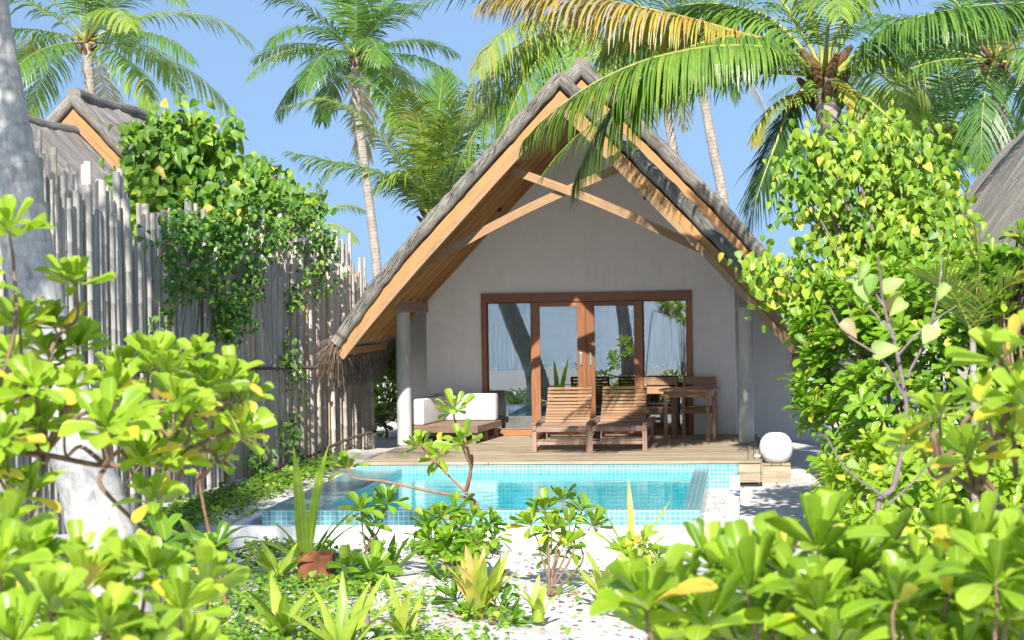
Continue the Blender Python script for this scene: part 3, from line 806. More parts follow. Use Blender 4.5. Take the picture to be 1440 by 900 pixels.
def villa():
    t = thing('beach_villa', 'grey plastered beach villa with steep thatched gable roof and glazed front behind the pool', 'villa', (XC, 25, 0))
    # front wall with opening
    y0, y1 = 27.4, 27.55
    fl, fr, ol, orr, oz, top = -4.92, -.13, -4.05, -.78, 2.55, 5.15
    zs = lambda x: 5.155 - SL * abs(x - XC)
    m = MB()
    m.prism([(fl, -.1), (ol, -.1), (ol, oz), (ol, zs(ol)), (fl, zs(fl))], y0, y1)
    m.prism([(orr, -.1), (fr, -.1), (fr, zs(fr)), (orr, zs(orr)), (orr, oz)], y0, y1)
    m.prism([(ol, oz), (orr, oz), (orr, zs(orr)), (XC, zs(XC)), (ol, zs(ol))], y0, y1)
    # returns and recessed side walls
    m.box((fl, y1, -.1), (fl + .15, 30.5, zs(fl))); m.box((fr - .15, y1, -.1), (fr, 30.5, zs(fr)))
    z2 = lambda x: 5.77 - SL * abs(x - XC)
    m.prism([(-6.0, -.1), (fl, -.1), (fl, z2(fl)), (-6.0, z2(-6.0))], 30.4, 30.55)
    m.prism([(fr, -.1), (1.05, -.1), (1.05, z2(1.05)), (fr, z2(fr))], 30.4, 30.55)
    m.box((-6.0, 30.55, -.1), (-5.85, 36, 2.0)); m.box((.90, 30.55, -.1), (1.05, 36, 2.1)); m.box((-6.0, 36, -.1), (1.05, 36.15, 2.1))
    # gable infill between the two roofs
    m.prism([(XC - 3.2, 2.25), (XC + 3.2, 2.25), (XC, 5.6)], 28.6, 28.74)
    build('wall', m, M['plaster'], t)
    m = MB(); m.box((fl + .16, 28.95, .3), (fr - .16, 31.5, .338)); m.box((fl + .16, 27.56, .3), (fr - .16, 28.94, .338)); m.box((fl + .16, 31.5, .3), (fr - .16, 31.6, 3.2))
    m.box((fl + .16, 27.56, 3.0), (fr - .16, 31.5, 3.1)); m.box((fl + .151, 28.91, .3), (fl + .16, 31.5, 3.1)); m.box((fr - .16, 28.91, .3), (fr - .151, 31.5, 3.1))
    build('room', m, M['room'], t)
    # glazed door set
    ds = MB()
    ds.box((-4.05, 27.36, 2.41), (-.78, 27.5, 2.55)); ds.box((-4.05, 27.36, .34), (-3.965, 27.5, 2.409)); ds.box((-.865, 27.36, .34), (-.78, 27.5, 2.409))
    ds.box((-3.964, 27.37, .34), (-.866, 27.5, .42))
    fo = build('door_frame', ds, M['door'], t, bevel=.004)
    def leaf(x0, x1, y, sw=.13, tw=.07, bw=.14, name='sliding_door'):
        m = MB()
        m.box((x0, y, .425), (x0 + sw, y + .05, 2.405)); m.box((x1 - sw, y, .425), (x1, y + .05, 2.405))
        m.box((x0 + sw + .001, y + .002, 2.405 - tw), (x1 - sw - .001, y + .048, 2.404)); m.box((x0 + sw + .001, y + .002, .426), (x1 - sw - .001, y + .048, .426 + bw))
        d = build(name, m, M['door'], t, bevel=.004)
        g = MB(); g.box((x0 + sw + .001, y + .02, .426 + bw + .001), (x1 - sw - .001, y + .026, 2.405 - tw - .001)); build('pane', g, M['glass'], d)
        return d
    leaf(-3.27, -2.421, 27.385, .135); leaf(-2.419, -1.54, 27.385, .135)
    leaf(-3.963, -3.275, 27.445, .012, .012, .02, 'fixed_light'); leaf(-1.535, -.867, 27.445, .012, .012, .02, 'fixed_light')
    for x in (-2.50, -2.35):
        m = MB(); m.box((x - .018, 27.365, 1.42), (x + .018, 27.384, 1.62)); build('door_handle', m, M['metal'], t, bevel=.004)
    # columns
    for x in (-4.97, .02):
        m = MB(); m.lathe([(.001, 0), (.108, 0), (.11, .02), (.107, 1.0), (.104, 1.92), (.112, 1.93), (.112, 1.98), (.001, 1.98)], (x, 25.72, DZ), 28); c = build('column', m, M['column'], t, smooth=False)
        for p in c.data.polygons: p.use_smooth = abs(p.normal.z) < .5
    for x in (-4.94, .0):
        m = MB(); m.beam((x, 25.15, 2.41), (x, 27.39, 2.36), .11, .165); build('tie_beam', m, M['beamwood'], t, bevel=.006)
    # crossed braces under the gable
    yb = 24.35
    def brace(p, q, yy):
        a = P(*p, yy); b = P(*q, yy); c = (a + b) / 2 + A(0, 0, .06); m = MB()
        pp = curve([a, c, b], 8)
        for i in range(len(pp) - 1):
            pass
        d = norm(b - a); nrm = A(-d[2], 0, d[0]) * .058; y = A(0, .03, 0)
        if nrm[2] < 0: nrm = -nrm
        oo = rng.random(2) * 9; s = 0
        for i in range(len(pp) - 1):
            r = lambda k: [pp[k] - nrm - y, pp[k] - nrm + y, pp[k] + nrm + y, pp[k] + nrm - y]
            m.hexa(r(i) + r(i + 1), .6, oo + A(s, 0)); s += np.linalg.norm(pp[i + 1] - pp[i])
        build('cross_brace', m, M['pine'], t)
    brace((700, 232), (990, 352), 24.38); brace((594, 372), (884, 230), 24.45)
    make_roof(t)
    # spot lights on the soffit
    for (px, py, yy, sd) in ((697, 294, 26.6, 1), (913, 277, 26.3, -1)):
        c = P(px, py, yy); m = MB()
        m.tube([c + A(-sd * .05, 0, .07), c + A(sd * .0, 0, .03)], .012, 8); m.tube([c + A(-.05 * sd, .03, .015), c + A(.07 * sd, -.05, -.01)], [.028, .036], 12)
        build('spotlight', m, M['black'], t)
    # deck
    m = MB()
    nb = 34; w = (27.38 - 22.965) / nb
    for k in range(nb):
        y = 22.965 + k * w
        cuts = [-5.02] + sorted(rng.uniform(-4.2, -.7, 2)) + [.03]
        for a, b in zip(cuts[:-1], cuts[1:]):
            m.box((a + .002, y, .305), (b - .002, y + w - .006, DZ + rng.normal(0, .0008)), axis=0)
    for k in range(2): m.box((.035 + k * .075, 23.15, .305), (.035 + k * .075 + .07, 27.3, DZ + .001), axis=1)
    d = build('deck', m, M['deck'], t, bevel=.003)
    m = MB()
    for k in range(2): m.box((-.095, 22.98 + .0, .06 + k * .122), (.185, 23.02, .06 + k * .122 + .118), axis=0)
    m.box((-.09, 22.962, .306), (.185, 23.14, DZ + .001), axis=0)
    for k in range(2): m.box((.188, 23.0, .06 + k * .122), (.215, 27.3, .06 + k * .122 + .118), axis=1)
    build('deck_fascia', m, M['deck'], d, bevel=.003)
    m = MB(); m.box((-5.0, 23.03, -.05), (.15, 27.3, .303)); build('deck_base', m, M['black'], d)
    return t
VILLA = villa()

def curtain(x0, x1, y, mat, label, folds, amp=.035, z1=2.5):
    n = int((x1 - x0) / .012); xs = np.linspace(x0, x1, n); zz = np.linspace(.36, z1, 10)
    ph = np.cumsum(rng.uniform(.6, 1.4, n)) / n * folds * 6.28
    X, Z = np.meshgrid(xs, zz, indexing='ij'); Y = y + amp * np.sin(ph)[:, None] * (1.15 - .25 * (Z - .36) / 2)
    V = np.stack([X, Y, Z], 2).reshape(-1, 3); m = MB(); m.grid(V, n, 10, V[:, [0, 2]])
    o = build('curtain', m, M[mat], None, smooth=True); o['label'] = label; o['category'] = 'curtain'
curtain(-3.98, -3.55, 27.66, 'curtain', 'dark grey curtain gathered behind the left edge of the glazing', 7)
curtain(-3.54, -3.30, 27.64, 'sheer', 'pale sheer curtain hanging inside the left fixed window pane', 4, .03)
curtain(-1.52, -.84, 27.64, 'sheer', 'pale sheer curtain hanging inside the right fixed window pane', 9, .02)

# neighbours: own roofs and walls
def neighbour(label, dx, dy, dz=0.):
    t = thing('neighbour_villa', label, 'villa', (XC, 25 + dy, 0))
    make_roof(t, dy)
    m = MB(); z2 = lambda x: 5.77 - SL * abs(x - XC)
    m.prism([(-5.75, -.1 - dz), (.93, -.1 - dz), (.93, z2(.93)), (XC, z2(XC)), (-5.75, z2(-5.75))], 28.75 + dy, 28.9 + dy)
    m.box((-5.75, 28.9 + dy, -.1 - dz), (-5.6, 36 + dy, 2.2)); m.box((.78, 28.9 + dy, -.1 - dz), (.93, 36 + dy, 2.2))
    build('wall', m, M['plaster'], t)
    m = MB()
    for x in (-4.97, .02): m.lathe([(.001, -DZ - dz), (.108, -DZ - dz), (.107, 1.0), (.112, 1.98), (.001, 1.98)], (x, 25.72 + dy, DZ), 20)
    build('column', m, M['column'], t)
    t.location.x += dx; t.location.z += dz
    return t
neighbour('neighbouring thatched villa seen over the bamboo fence, its ridge running back', -8.85, 1.8)
neighbour('thatched villa roof at the right frame edge behind the tall green hedge', 8.57, -13., 1.15)

# ------------------------------------------------------------------ furniture
def lounger():
    t = thing('sun_lounger', 'teak sun lounger with raised slatted back, nearest the daybed', 'sun lounger', (0, 0, 0), 'teak sun loungers on the deck')
    W = .375; Ln = 1.95; zs = .30
    for (x, y) in ((-W, .03), (W, .03), (-W, 1.35), (W, 1.35)):
        m = MB(); m.box((x - .032, y - .03, 0), (x + .032, y + .035, zs + .01)); build('leg', m, M['greyteak'], t, bevel=.004)
    m = MB()
    for x in (-W, W):
        m.beam((x * .995, -.02, zs + .035), (x * .995, Ln, zs + .015), .05, .075)
    m.beam((-W, .02, zs - .085 + .09), (W, .02, zs - .085 + .09), .028, .055); m.beam((-W, .03, .12), (W, .03, .12), .028, .045)
    m.beam((-W, .03, .165), (W, .03, .165), .02, .02); m.beam((-W, 1.35, .12), (W, 1.35, .12), .028, .05)
    for x in (-W, W): m.beam((x, .03, .14), (x, 1.35, .14), .025, .045)
    m.beam((-W, Ln - .02, zs + .01), (W, Ln - .02, zs + .01), .028, .07)
    build('frame', m, M['greyteak'], t, bevel=.004)
    m = MB()
    for k in range(13):
        y = .03 + k * .064
        s = -.025 * math.sin(math.pi * k / 12)
        m.box((-W + .03, y, zs + .03 + s), (W - .03, y + .05, zs + .052 + s), axis=0)
    build('seat', m, M['greyteak'], t, bevel=.003)
    b = MB(); h0 = A(0, .86, zs + .06); h1 = A(0, 1.34, zs + .50)
    for x in (-W + .075, W - .075):
        p = curve([h0 + A(x, 0, 0), (h0 + h1) / 2 + A(x, .04, -.03), h1 + A(x, 0, 0)], 5)
        for a, c in zip(p[:-1], p[1:]): b.beam(a + A(0, .02, 0), c + A(0, .02, 0), .04, .03, up=(0, 1, 0))
    for k in range(11):
        f = k / 10; p = h0 * (1 - f) + h1 * f + A(0, .04, -.03) * math.sin(math.pi * f) - A(0, .012, -.008)
        d = norm(h1 - h0) * .022; nn = norm(A(0, -d[2], d[1])) * .009; x = A(W - .055, 0, 0)
        b.hexa([p - x - d - nn, p - x - d + nn, p - x + d + nn, p - x + d - nn, p + x - d - nn, p + x - d + nn, p + x + d + nn, p + x + d - nn])
    build('backrest', b, M['teak'], t, bevel=.003)
    for x in (-W + .12, W - .12):
        m = MB(); m.beam((x, 1.22, zs + .38), (x, 1.48, zs + .03), .03, .03); build('back_prop', m, M['teak'], t, bevel=.003)
    for sd in (-1, 1):
        m = MB(); m.beam((sd * (W + .005), -.03, zs + .087), (sd * (W + .005), .62, zs + .10), .06, .022); build('armrest', m, M['greyteak'], t, bevel=.004)
    return t
lo = lounger(); lo.location = (-2.515, 24.36, DZ + .002)
l2 = copy_tree(lo); l2.location = (-1.745, 24.42, DZ + .002); l2.rotation_euler.z = rad(-1)
l2['label'] = 'teak sun lounger with raised slatted back, beside the dining table'

def chair(label):
    t = thing('dining_chair', label, 'chair', (0, 0, 0), 'teak chairs behind the table')
    W = .235
    for x in (-W, W):
        m = MB(); m.beam((x, 0, 0), (x, .0, .62), .042, .042); build('leg', m, M['teak'], t, bevel=.004)
        m = MB(); m.beam((x, .42, 0), (x, .42, .44), .042, .042); m.beam((x, .42, .44), (x, .48, .89), .042, .04); build('leg', m, M['teak'], t, bevel=.004)
        m = MB(); m.beam((x, -.03, .635), (x, .44, .635), .055, .025); build('armrest', m, M['teak'], t, bevel=.004)
    m = MB()
    for k in range(7): m.box((-W, -.01 + k * .062, .425), (W, -.01 + k * .062 + .052, .445), axis=0)
    build('seat', m, M['teak'], t, bevel=.003)
    m = MB(); m.beam((-W, 0, .39), (W, 0, .39), .03, .06); m.beam((-W, .42, .39), (W, .42, .39), .03, .06)
    for x in (-W, W): m.beam((x, 0, .39), (x, .42, .39), .03, .06)
    build('seat_frame', m, M['teak'], t, bevel=.003)
    m = MB(); m.beam((-W + .02, .478, .83), (W - .02, .478, .83), .022, .12); m.beam((-W + .02, .46, .69), (W - .02, .46, .69), .022, .11)
    build('backrest', m, M['teak'], t, bevel=.003)
    return t
c1 = chair('teak armchair behind the table, closer to the sun loungers'); c1.location = (-1.27, 26.78, DZ + .002)
c2 = copy_tree(c1); c2.location = (-.68, 26.80, DZ + .002); c2['label'] = 'teak armchair behind the table, closer to the grey column'
def table():
    t = thing('dining_table', 'small teak table with braced legs in front of two chairs', 'table', (-.80, 26.25, DZ + .002))
    X, Y, Z = -.80, 26.25, DZ + .002
    R = Rz(rad(-9))
    q = lambda x, y, z: R @ A(x, y, 0) + A(X, Y, Z + z)
    m = MB()
    for k in range(8):
        y = -.36 + k * .09; ins = .05 if k in (0, 7) else 0
        m.beam(q(-.42 + ins, y + .043, .748), q(.42 - ins, y + .043, .748), .084, .026)
    build('tabletop', m, M['teak'], t, bevel=.004)
    for x in (-.31, .31):
        for y in (-.27, .27):
            m = MB(); m.beam(q(x, y, 0), q(x, y, .735), .052, .052, up=(0, 1, 0))
            lg = build('leg', m, M['teak'], t, bevel=.005)
            m = MB(); m.beam(q(x, y, .60), q(x - .11 * np.sign(x), y, .71), .025, .03); build('corner_brace', m, M['teak'], lg, bevel=.003)
    m = MB()
    for y in (-.27, .27): m.beam(q(-.31, y, .69), q(.31, y, .69), .025, .085)
    for x in (-.31, .31): m.beam(q(x, -.27, .69), q(x, .27, .69), .025, .085)
    build('apron', m, M['teak'], t, bevel=.003)
table()
def daybed():
    t = thing('daybed', 'low teak daybed with white back and arm cushions by the wall', 'daybed', (-4.35, 26.5, DZ + .002))
    R = Rz(rad(-8)); q = lambda x, y, z: R @ A(x, y, 0) + A(-4.33, 26.52, DZ + .002 + z)
    m = MB()
    for k in range(12): m.beam(q(-.5, -.62 + k * .105, .255), q(.5, -.62 + k * .105, .255), .098, .022)
    build('platform', m, M['greyteak'], t, bevel=.003)
    m = MB()
    for y in (-.665, .6): m.beam(q(-.52, y, .215), q(.52, y, .215), .03, .10)
    for x in (-.52, .52): m.beam(q(x, -.68, .215), q(x, .615, .215), .03, .10)
    build('frame', m, M['greyteak'], t, bevel=.004)
    for x in (-.46, .46):
        for y in (-.6, 0, .55):
            m = MB(); m.beam(q(x, y, 0), q(x, y, .2), .055, .055, up=(0, 1, 0)); build('leg', m, M['greyteak'], t, bevel=.004)
    def cush(a, b):
        m = MB(); c = (a + b) / 2
        m.beam(q(a[0], c[1], c[2]), q(b[0], c[1], c[2]), b[1] - a[1], b[2] - a[2])
        o = build('cushion', m, M['cushion'], t, smooth=True, bevel=.03); o.modifiers['bevel'].segments = 4
    cush(A(-.5, -.62, .27), A(-.31, .40, .66)); cush(A(-.5, .41, .27), A(.5, .58, .68))
daybed()
def lamp():
    t = thing('step_box', 'small slatted wooden step box on the sand at the deck corner', 'step box', (.40, 23.68, 0))
    m = MB()
    for k in range(3): m.box((.215 + k * .125, 23.52, .222), (.215 + k * .125 + .118, 23.9, .245), axis=1)
    build('top_board', m, M['deck'], t, bevel=.003)
    m = MB()
    for k in range(2): m.box((.218, 23.535, .0 + k * .112 - .01), (.585, 23.56, k * .112 + .10), axis=0)
    m.box((.218, 23.561, -.01), (.24, 23.88, .22)); m.box((.563, 23.561, -.01), (.585, 23.88, .22)); m.box((.24, 23.86, -.01), (.563, 23.88, .22))
    build('side_board', m, M['deck'], t, bevel=.003)
    t = thing('ball_lamp', 'white ball shaped lantern standing on the wooden step box', 'lamp', (.40, 23.72, .247))
    m = MB(); m.lathe([(.001, 0), (.115, 0), (.155, .025), (.195, .08), (.217, .15), (.220, .21), (.205, .28), (.172, .337), (.128, .376), (.085, .392), (.075, .386), (.001, .386)], (.40, 23.72, .247), 40)
    build('shade', m, M['lamp'], t, smooth=True)
    m = MB(); m.tube(curve([(.40, 23.508, .50), (.40, 23.525, .56), (.40, 23.565, .615), (.40, 23.62, .640)], 5), .004, 6); build('carry_strap', m, M['black'], t)
lamp()

# small litter on deck / sand
m = MB(); c = G(1065, 643, DZ) + A(0, 0, .001); m.lathe([(.001, 0), (.04, .0), (.05, .012), (.035, .03), (.001, .045)], c, 9)
o = build('seashell', m, M['shell'], None, smooth=True); o['label'] = 'small pale seashell lying on the front edge of the deck'; o['category'] = 'shell'
c = G(1107, 762, 0); t = thing('coconut', 'brown dried coconut husk lying on the sand beside the hedge', 'coconut', c)
m = MB(); m.lathe([(.001, -.02), (.08, 0), (.115, .06), (.105, .12), (.06, .165), (.001, .18)], c, 14); m.V[0] += rng.normal(0, .006, m.V[0].shape)
build('husk', m, M['husk'], t, smooth=True)
m = MB(); strands(m, [c + A(0, 0, .12), c + A(.02, 0, .12)], (0, -.5, .8), 90, .09, .006, .8); build('fibre', m, M['husk'], t)

# ------------------------------------------------------------------ bamboo fence
def fence():
    p0 = A(-7.49, 14.8); p1 = A(-6.2, 29.14)
    t = thing('bamboo_fence', 'tall fence of weathered grey and tan bamboo poles tied with rope', 'fence', (-6.9, 22, 0))
    top = lambda px: np.interp(px, [-200, 60, 95, 120, 180, 200, 330, 450, 505, 521], [190, 215, 235, 262, 275, 312, 338, 352, 372, 400])
    def pole(m, x, y, h, r, lean=0, tn=None):
        zs = [-.1]; z = rng.uniform(.1, .35)
        pts = []; rr = []
        while z < h - .05:
            for dz, k in ((-.012, 1.), (0, 1.10), (.012, 1.)): pts.append(z + dz); rr.append(r * k)
            z += rng.uniform(.24, .36)
        pts = [-.1] + pts + [h]; rr = [r] + rr + [r * .97]
        lx = rng.normal(0, .012) + lean
        P3 = [(x + rng.normal(0, .0015) - .02 * 0, y + lx * q, q) for q in pts]
        m.tube(P3, rr, 9, t=tn)
        # dark hollow end
    n = 100
    for i in range(n):
        f = (i + .5) / n; f = f ** 1.0
        p = p0 * (1 - f) + p1 * f
        px, py = proj(A(p[0], p[1], 1.5))
        h = P_h(px, top(px) + rng.normal(14, 16), p[1])
        m = MB(); r = .047 * rng.uniform(.75, 1.25)
        tn = rng.choice([rng.uniform(0, .3), rng.uniform(.3, .55), rng.uniform(.62, .92), 1.], p=[.38, .34, .2, .08]) if px > 300 else rng.choice([rng.uniform(0, .35), rng.uniform(.35, .6)], p=[.75, .25])
        pole(m, p[0] + rng.normal(0, .015), p[1], h, r, 0, tn)
        build('bamboo_pole', m, M['bamboo'], t, smooth=True)
    m = MB()
    for i in range(230):
        f = (i + rng.uniform(.2, .8)) / 230; p = p0 * (1 - f) + p1 * f
        px, py = proj(A(p[0], p[1], 1.5))
        up = rng.random() < .35
        h = P_h(px, top(px) + (rng.normal(-24, 14) if up else rng.normal(45, 22)), p[1])
        pole(m, p[0] - .06 + rng.normal(0, .015), p[1], h, .045 * rng.uniform(.6, 1.2), rng.normal(0, .02), rng.uniform(0, .55))
    build('rear_poles', m, M['bamboo'], t, smooth=True, kind='stuff')
    # two twisted ropes
    for pts in ([(90, 524), (210, 521), (340, 518), (420, 517), (452, 514), (522, 505)], [(100, 775), (250, 715), (340, 674), (430, 640), (480, 618), (522, 606)]):
        P3 = []
        for (px, py) in pts:
            d = CR @ A(px - 720, 450 - py, -FPX); a = p1 - p0; nn = A(-a[1], a[0]); s = np.dot(nn, p0) / np.dot(nn, d[:2]); q = EYE + d * s
            P3.append(q + A(.085, -.01, 0))
        c = curve(P3, 60); m = MB(); k = np.arange(len(c))
        for ph in (0, math.pi):
            w = .016
            m.tube(c + np.stack([k * 0 + np.cos(k * .9 + ph) * w, k * 0, np.sin(k * .9 + ph) * w], 1), .012, 6)
        build('rope', m, M['rope'], t, smooth=True)
def proj(p):
    c = CR.T @ (np.asarray(p, float) - EYE); return 720 - c[0] / c[2] * FPX, 450 + c[1] / c[2] * FPX
def P_h(px, py, y): return P(px, py, y)[2]
fence()

# ------------------------------------------------------------------ plants
def pts_px(lst, z=0): return [P(a, b, c) for a, b, c in lst]

# --- left foreground sea lettuce (close to the lens)
L1 = [(0, 645, 5.0), (55, 600, 5.1), (235, 655, 5.4), (200, 640, 5.2), (160, 545, 5.4), (100, 545, 5.3), (325, 530, 5.8), (-30, 590, 5.0), (40, 690, 5.0), (75, 455, 5.4), (265, 575, 5.3), (340, 560, 5.9), (70, 500, 5.4), (275, 500, 5.6), (215, 500, 5.5), (300, 640, 5.8), (0, 570, 5.1), (190, 610, 5.3), (105, 392, 5.3), (12, 322, 5.0), (-30, 400, 4.9), (28, 452, 5.2), (110, 485, 5.5), (48, 545, 5.0), (150, 600, 4.9), (235, 520, 5.4), (290, 540, 5.6), (340, 608, 5.6), (250, 610, 5.7),
      (215, 700, 5.1), (5, 615, 4.8), (170, 520, 5.8), (90, 590, 5.7), (-40, 520, 5.0), (-20, 660, 4.8), (190, 560, 5.7), (300, 590, 5.9), (20, 500, 5.5), (250, 560, 5.1)]
bush('sea_lettuce_shrub', 'large lime green sea lettuce shrub crossing the pale palm trunk', 'shrub', (-2.75, 5.3, 0), pts_px(L1), .115, 'lime', 'spat', 21, yellow=.08, base_t=.66, bark='bark', r0=.009, spread=(12, 80), nodes=pts_px([(-120, 700, 5.2), (-40, 640, 5.1), (60, 640, 5.2), (150, 655, 5.3), (235, 645, 5.4)]), lean=(.05, -.45, 0))
L2 = [(40, 775, 4.2), (110, 790, 4.3), (0, 800, 3.9), (70, 850, 3.8), (150, 880, 3.8), (215, 800, 4.3), (255, 855, 4.2), (180, 795, 4.6), (290, 820, 4.5), (120, 820, 4.1), (20, 900, 3.7), (210, 910, 3.9), (-40, 760, 4.2), (100, 930, 3.7), (270, 920, 4.1), (60, 790, 4.2), (160, 830, 4.2), (-10, 860, 4.0), (10, 745, 4.7), (180, 900, 4.3), (110, 890, 4.3), (30, 840, 4.3), (230, 880, 4.6)]
bush('sea_lettuce_shrub', 'leafy bright green shrub filling the bottom of the view below the palm trunk', 'shrub', (-1.75, 4.3, 0), pts_px(L2), .12, 'lime', 'spat', 20, yellow=.03, base_t=.62, r0=.009, spread=(8, 70), upbias=1.2, lean=(.05, -.3, 0))
# --- right foreground
R5 = [(px, py + rng.uniform(-8, 8), rng.uniform(4.2, 5.0)) for px, py in [(910, 850), (960, 830), (1000, 800), (1050, 830), (1100, 800), (1150, 770), (1200, 800), (1240, 770), (1290, 800), (1340, 830), (1400, 820), (1440, 840), (930, 890), (990, 870), (1040, 900), (1090, 870), (1150, 850), (1210, 870), (1270, 860), (1330, 890), (1390, 880), (1440, 900), (1170, 910), (1250, 920), (1010, 930), (1110, 930), (1370, 780), (1460, 790), (1080, 850), (1180, 820), (1310, 850), (1420, 860), (960, 920), (1330, 760), (1020, 850), (1130, 830), (1260, 830), (1370, 850), (1440, 870), (1080, 900), (1200, 830), (1300, 910), (1400, 920), (1220, 900), (940, 930), (1350, 930)]]
bush('sea_lettuce_shrub', 'rounded light green shrub blurred along the bottom, in front of the sandy path', 'shrub', (.62, 4.9, 0), pts_px(R5), .135, 'lime', 'spat', 19, yellow=.02, base_t=.5, r0=.009, spread=(8, 66), upbias=1.3, lean=(0, -.2, .2))
R4 = [(1405, 500, 5.0), (1440, 560, 4.8), (1320, 580, 5.3), (1360, 640, 5.0), (1420, 610, 5.0), (1290, 620, 5.4), (1460, 480, 4.9), (1380, 560, 5.5), (1470, 640, 4.8)]
bush('sea_lettuce_shrub', 'blurred lime branch with yellowing leaves entering at the right frame edge', 'shrub', (1.35, 5.2, 0), pts_px(R4), .12, 'lime', 'spat', 18, yellow=.16, base_t=.68, bark='bark', r0=.010, lean=(-.3, -.3, 0), nodes=pts_px([(1530, 760, 5.), (1440, 735, 5.0), (1370, 690, 5.1), (1320, 655, 5.2)]))

# --- right hedge
hb = [(P(1235, 560, 16.5), (.66, .8, .85)), (P(1340, 560, 16.), (.95, 1., 1.2)), (P(1190, 470, 17.), (.45, .6, .5)), (P(1290, 440, 16.6), (.8, .8, .55)), (P(1420, 480, 15.5), (.7, .8, .8)), (P(1147, 545, 16.8), (.2, .4, .26)), (P(1440, 640, 14.8), (.7, .8, .9)), (P(1140, 470, 17.), (.16, .4, .28)), (P(1190, 650, 16.4), (.25, .4, .4))]
tips = blob_tips(hb, 640, shell=.6)
bush('hedge_shrub', 'tall dense green shrub with glossy leaves beside the right villa column', 'shrub', (1.7, 16.8, 0), tips, .16, 'green', 'spatlo', 15, base_t=.64, yellow=.05, every=12, r0=.018)
lb = [(P(1235, 720, 14.), (.5, .6, .55)), (P(1330, 740, 13.2), (.8, .7, .6)), (P(1430, 730, 12.6), (.7, .6, .6)), (P(1192, 700, 14.8), (.2, .3, .25))]
tips = blob_tips(lb, 210)
bush('hedge_shrub', 'low leafy shrub at the foot of the tall hedge, spilling onto the white sand', 'shrub', (1.4, 13.6, 0), tips, .15, 'lime', 'spatlo', 15, base_t=.56, yellow=.05, every=4, r0=.015)
m_tips = blob_tips([(P(1415, 420, 14.5), (.35, .4, .3)), (P(1440, 380, 14.4), (.3, .3, .3))], 26)
bush('hedge_shrub', 'upright shrub with glossy leaves beside the young palm at the hedge top', 'shrub', (2.4, 14.6, 0), m_tips, .18, 'green', 'spat', 15, base_t=.55, r0=.02)

def heart_tree(name, label, root, blobs, nclump, leafs, size, mat='heart', trunk_r=.05, kind='heart', bark='greybark', seed=1, droop=.75, twigs=True, base_t=.55, spread=.16):
    root = np.asarray(root, float); t = thing(name, label, 'tree' if 'tree' in name else 'plant', root)
    acc = []; br = MB()
    tips = blob_tips(blobs, nclump, shell=.35)
    cen = np.mean(tips, axis=0)
    fork = root * .45 + cen * .55 + A(0, 0, -.25)
    tr = MB(); c = curve([root, (root + fork) / 2 + A(.06, 0, 0), fork], 8); tr.tube(c, np.linspace(trunk_r, trunk_r * .6, len(c)), 10)
    build('trunk', tr, M[bark], t, smooth=True)
    for i, p in enumerate(tips):
        ct = base_t + rng.normal(0, .14)
        for k in range(leafs):
            o = p + rng.normal(0, spread, 3)
            d = norm(A(rng.normal(0, .6), rng.normal(-.25, .55), -droop + rng.normal(0, .35)))
            u = norm(A(rng.normal(0, .35), -.75 + rng.normal(0, .3), .65 + rng.normal(0, .3)))
            tt = np.clip(ct + rng.normal(0, .16), 0, .9)
            if rng.random() < .025: tt = 1.
            acc.append((o, d, u, size * rng.uniform(.6, 1.2), tt))
        if i % 2 == 0:
            mid = fork * .4 + p * .6 + rng.normal(0, .08, 3)
            c = curve([fork + rng.normal(0, .02, 3), mid, p], 5); br.tube(c, np.linspace(trunk_r * .45, .007, len(c)), 6)
    build('branch', br, M[bark], t, smooth=True)
    lm = MB(); flush(lm, acc, kind); build('foliage', lm, M[mat], t, smooth=True)
    return t
heart_tree('beach_hibiscus_tree', 'airy tree with drooping yellow green leaves above the right hedge', (1.75, 17.6, 0),
           [(P(1150, 268, 17.4), (.32, .5, .30)), (P(1215, 240, 17.6), (.45, .5, .42)), (P(1290, 280, 17.5), (.42, .5, .5)), (P(1240, 360, 17.5), (.72, .6, .5)), (P(1165, 400, 17.2), (.36, .5, .32)), (P(1320, 380, 17.0), (.5, .5, .4)), (P(1160, 205, 17.5), (.25, .3, .2)), (P(1240, 200, 17.6), (.25, .3, .2)), (P(1085, 385, 17.2), (.14, .3, .15))],
           150, 23, .092, base_t=.62, droop=.95, spread=.14)
heart_tree('beach_hibiscus_tree', 'leafy tree with round leaves rising behind the bamboo fence before the neighbouring roof', (-8.3, 23.6, 0),
           [(P(228, 235, 22.6), (.55, .5, .5)), (P(285, 222, 23.2), (.45, .5, .42)), (P(250, 290, 22.8), (.8, .5, .5)), (P(345, 275, 25.2), (.6, .5, .4)), (P(385, 305, 26.6), (.55, .5, .35)), (P(212, 190, 22.5), (.15, .2, .13)), (P(262, 178, 22.8), (.16, .2, .16)), (P(303, 188, 23.2), (.2, .2, .15)), (P(372, 250, 26.), (.2, .2, .14)), (P(430, 300, 28.), (.25, .25, .2)), (P(330, 320, 25.), (.8, .4, .4)), (P(200, 300, 22.), (.3, .4, .4))],
           140, 16, .155, base_t=.42, droop=.5, bark='bark', spread=.15)
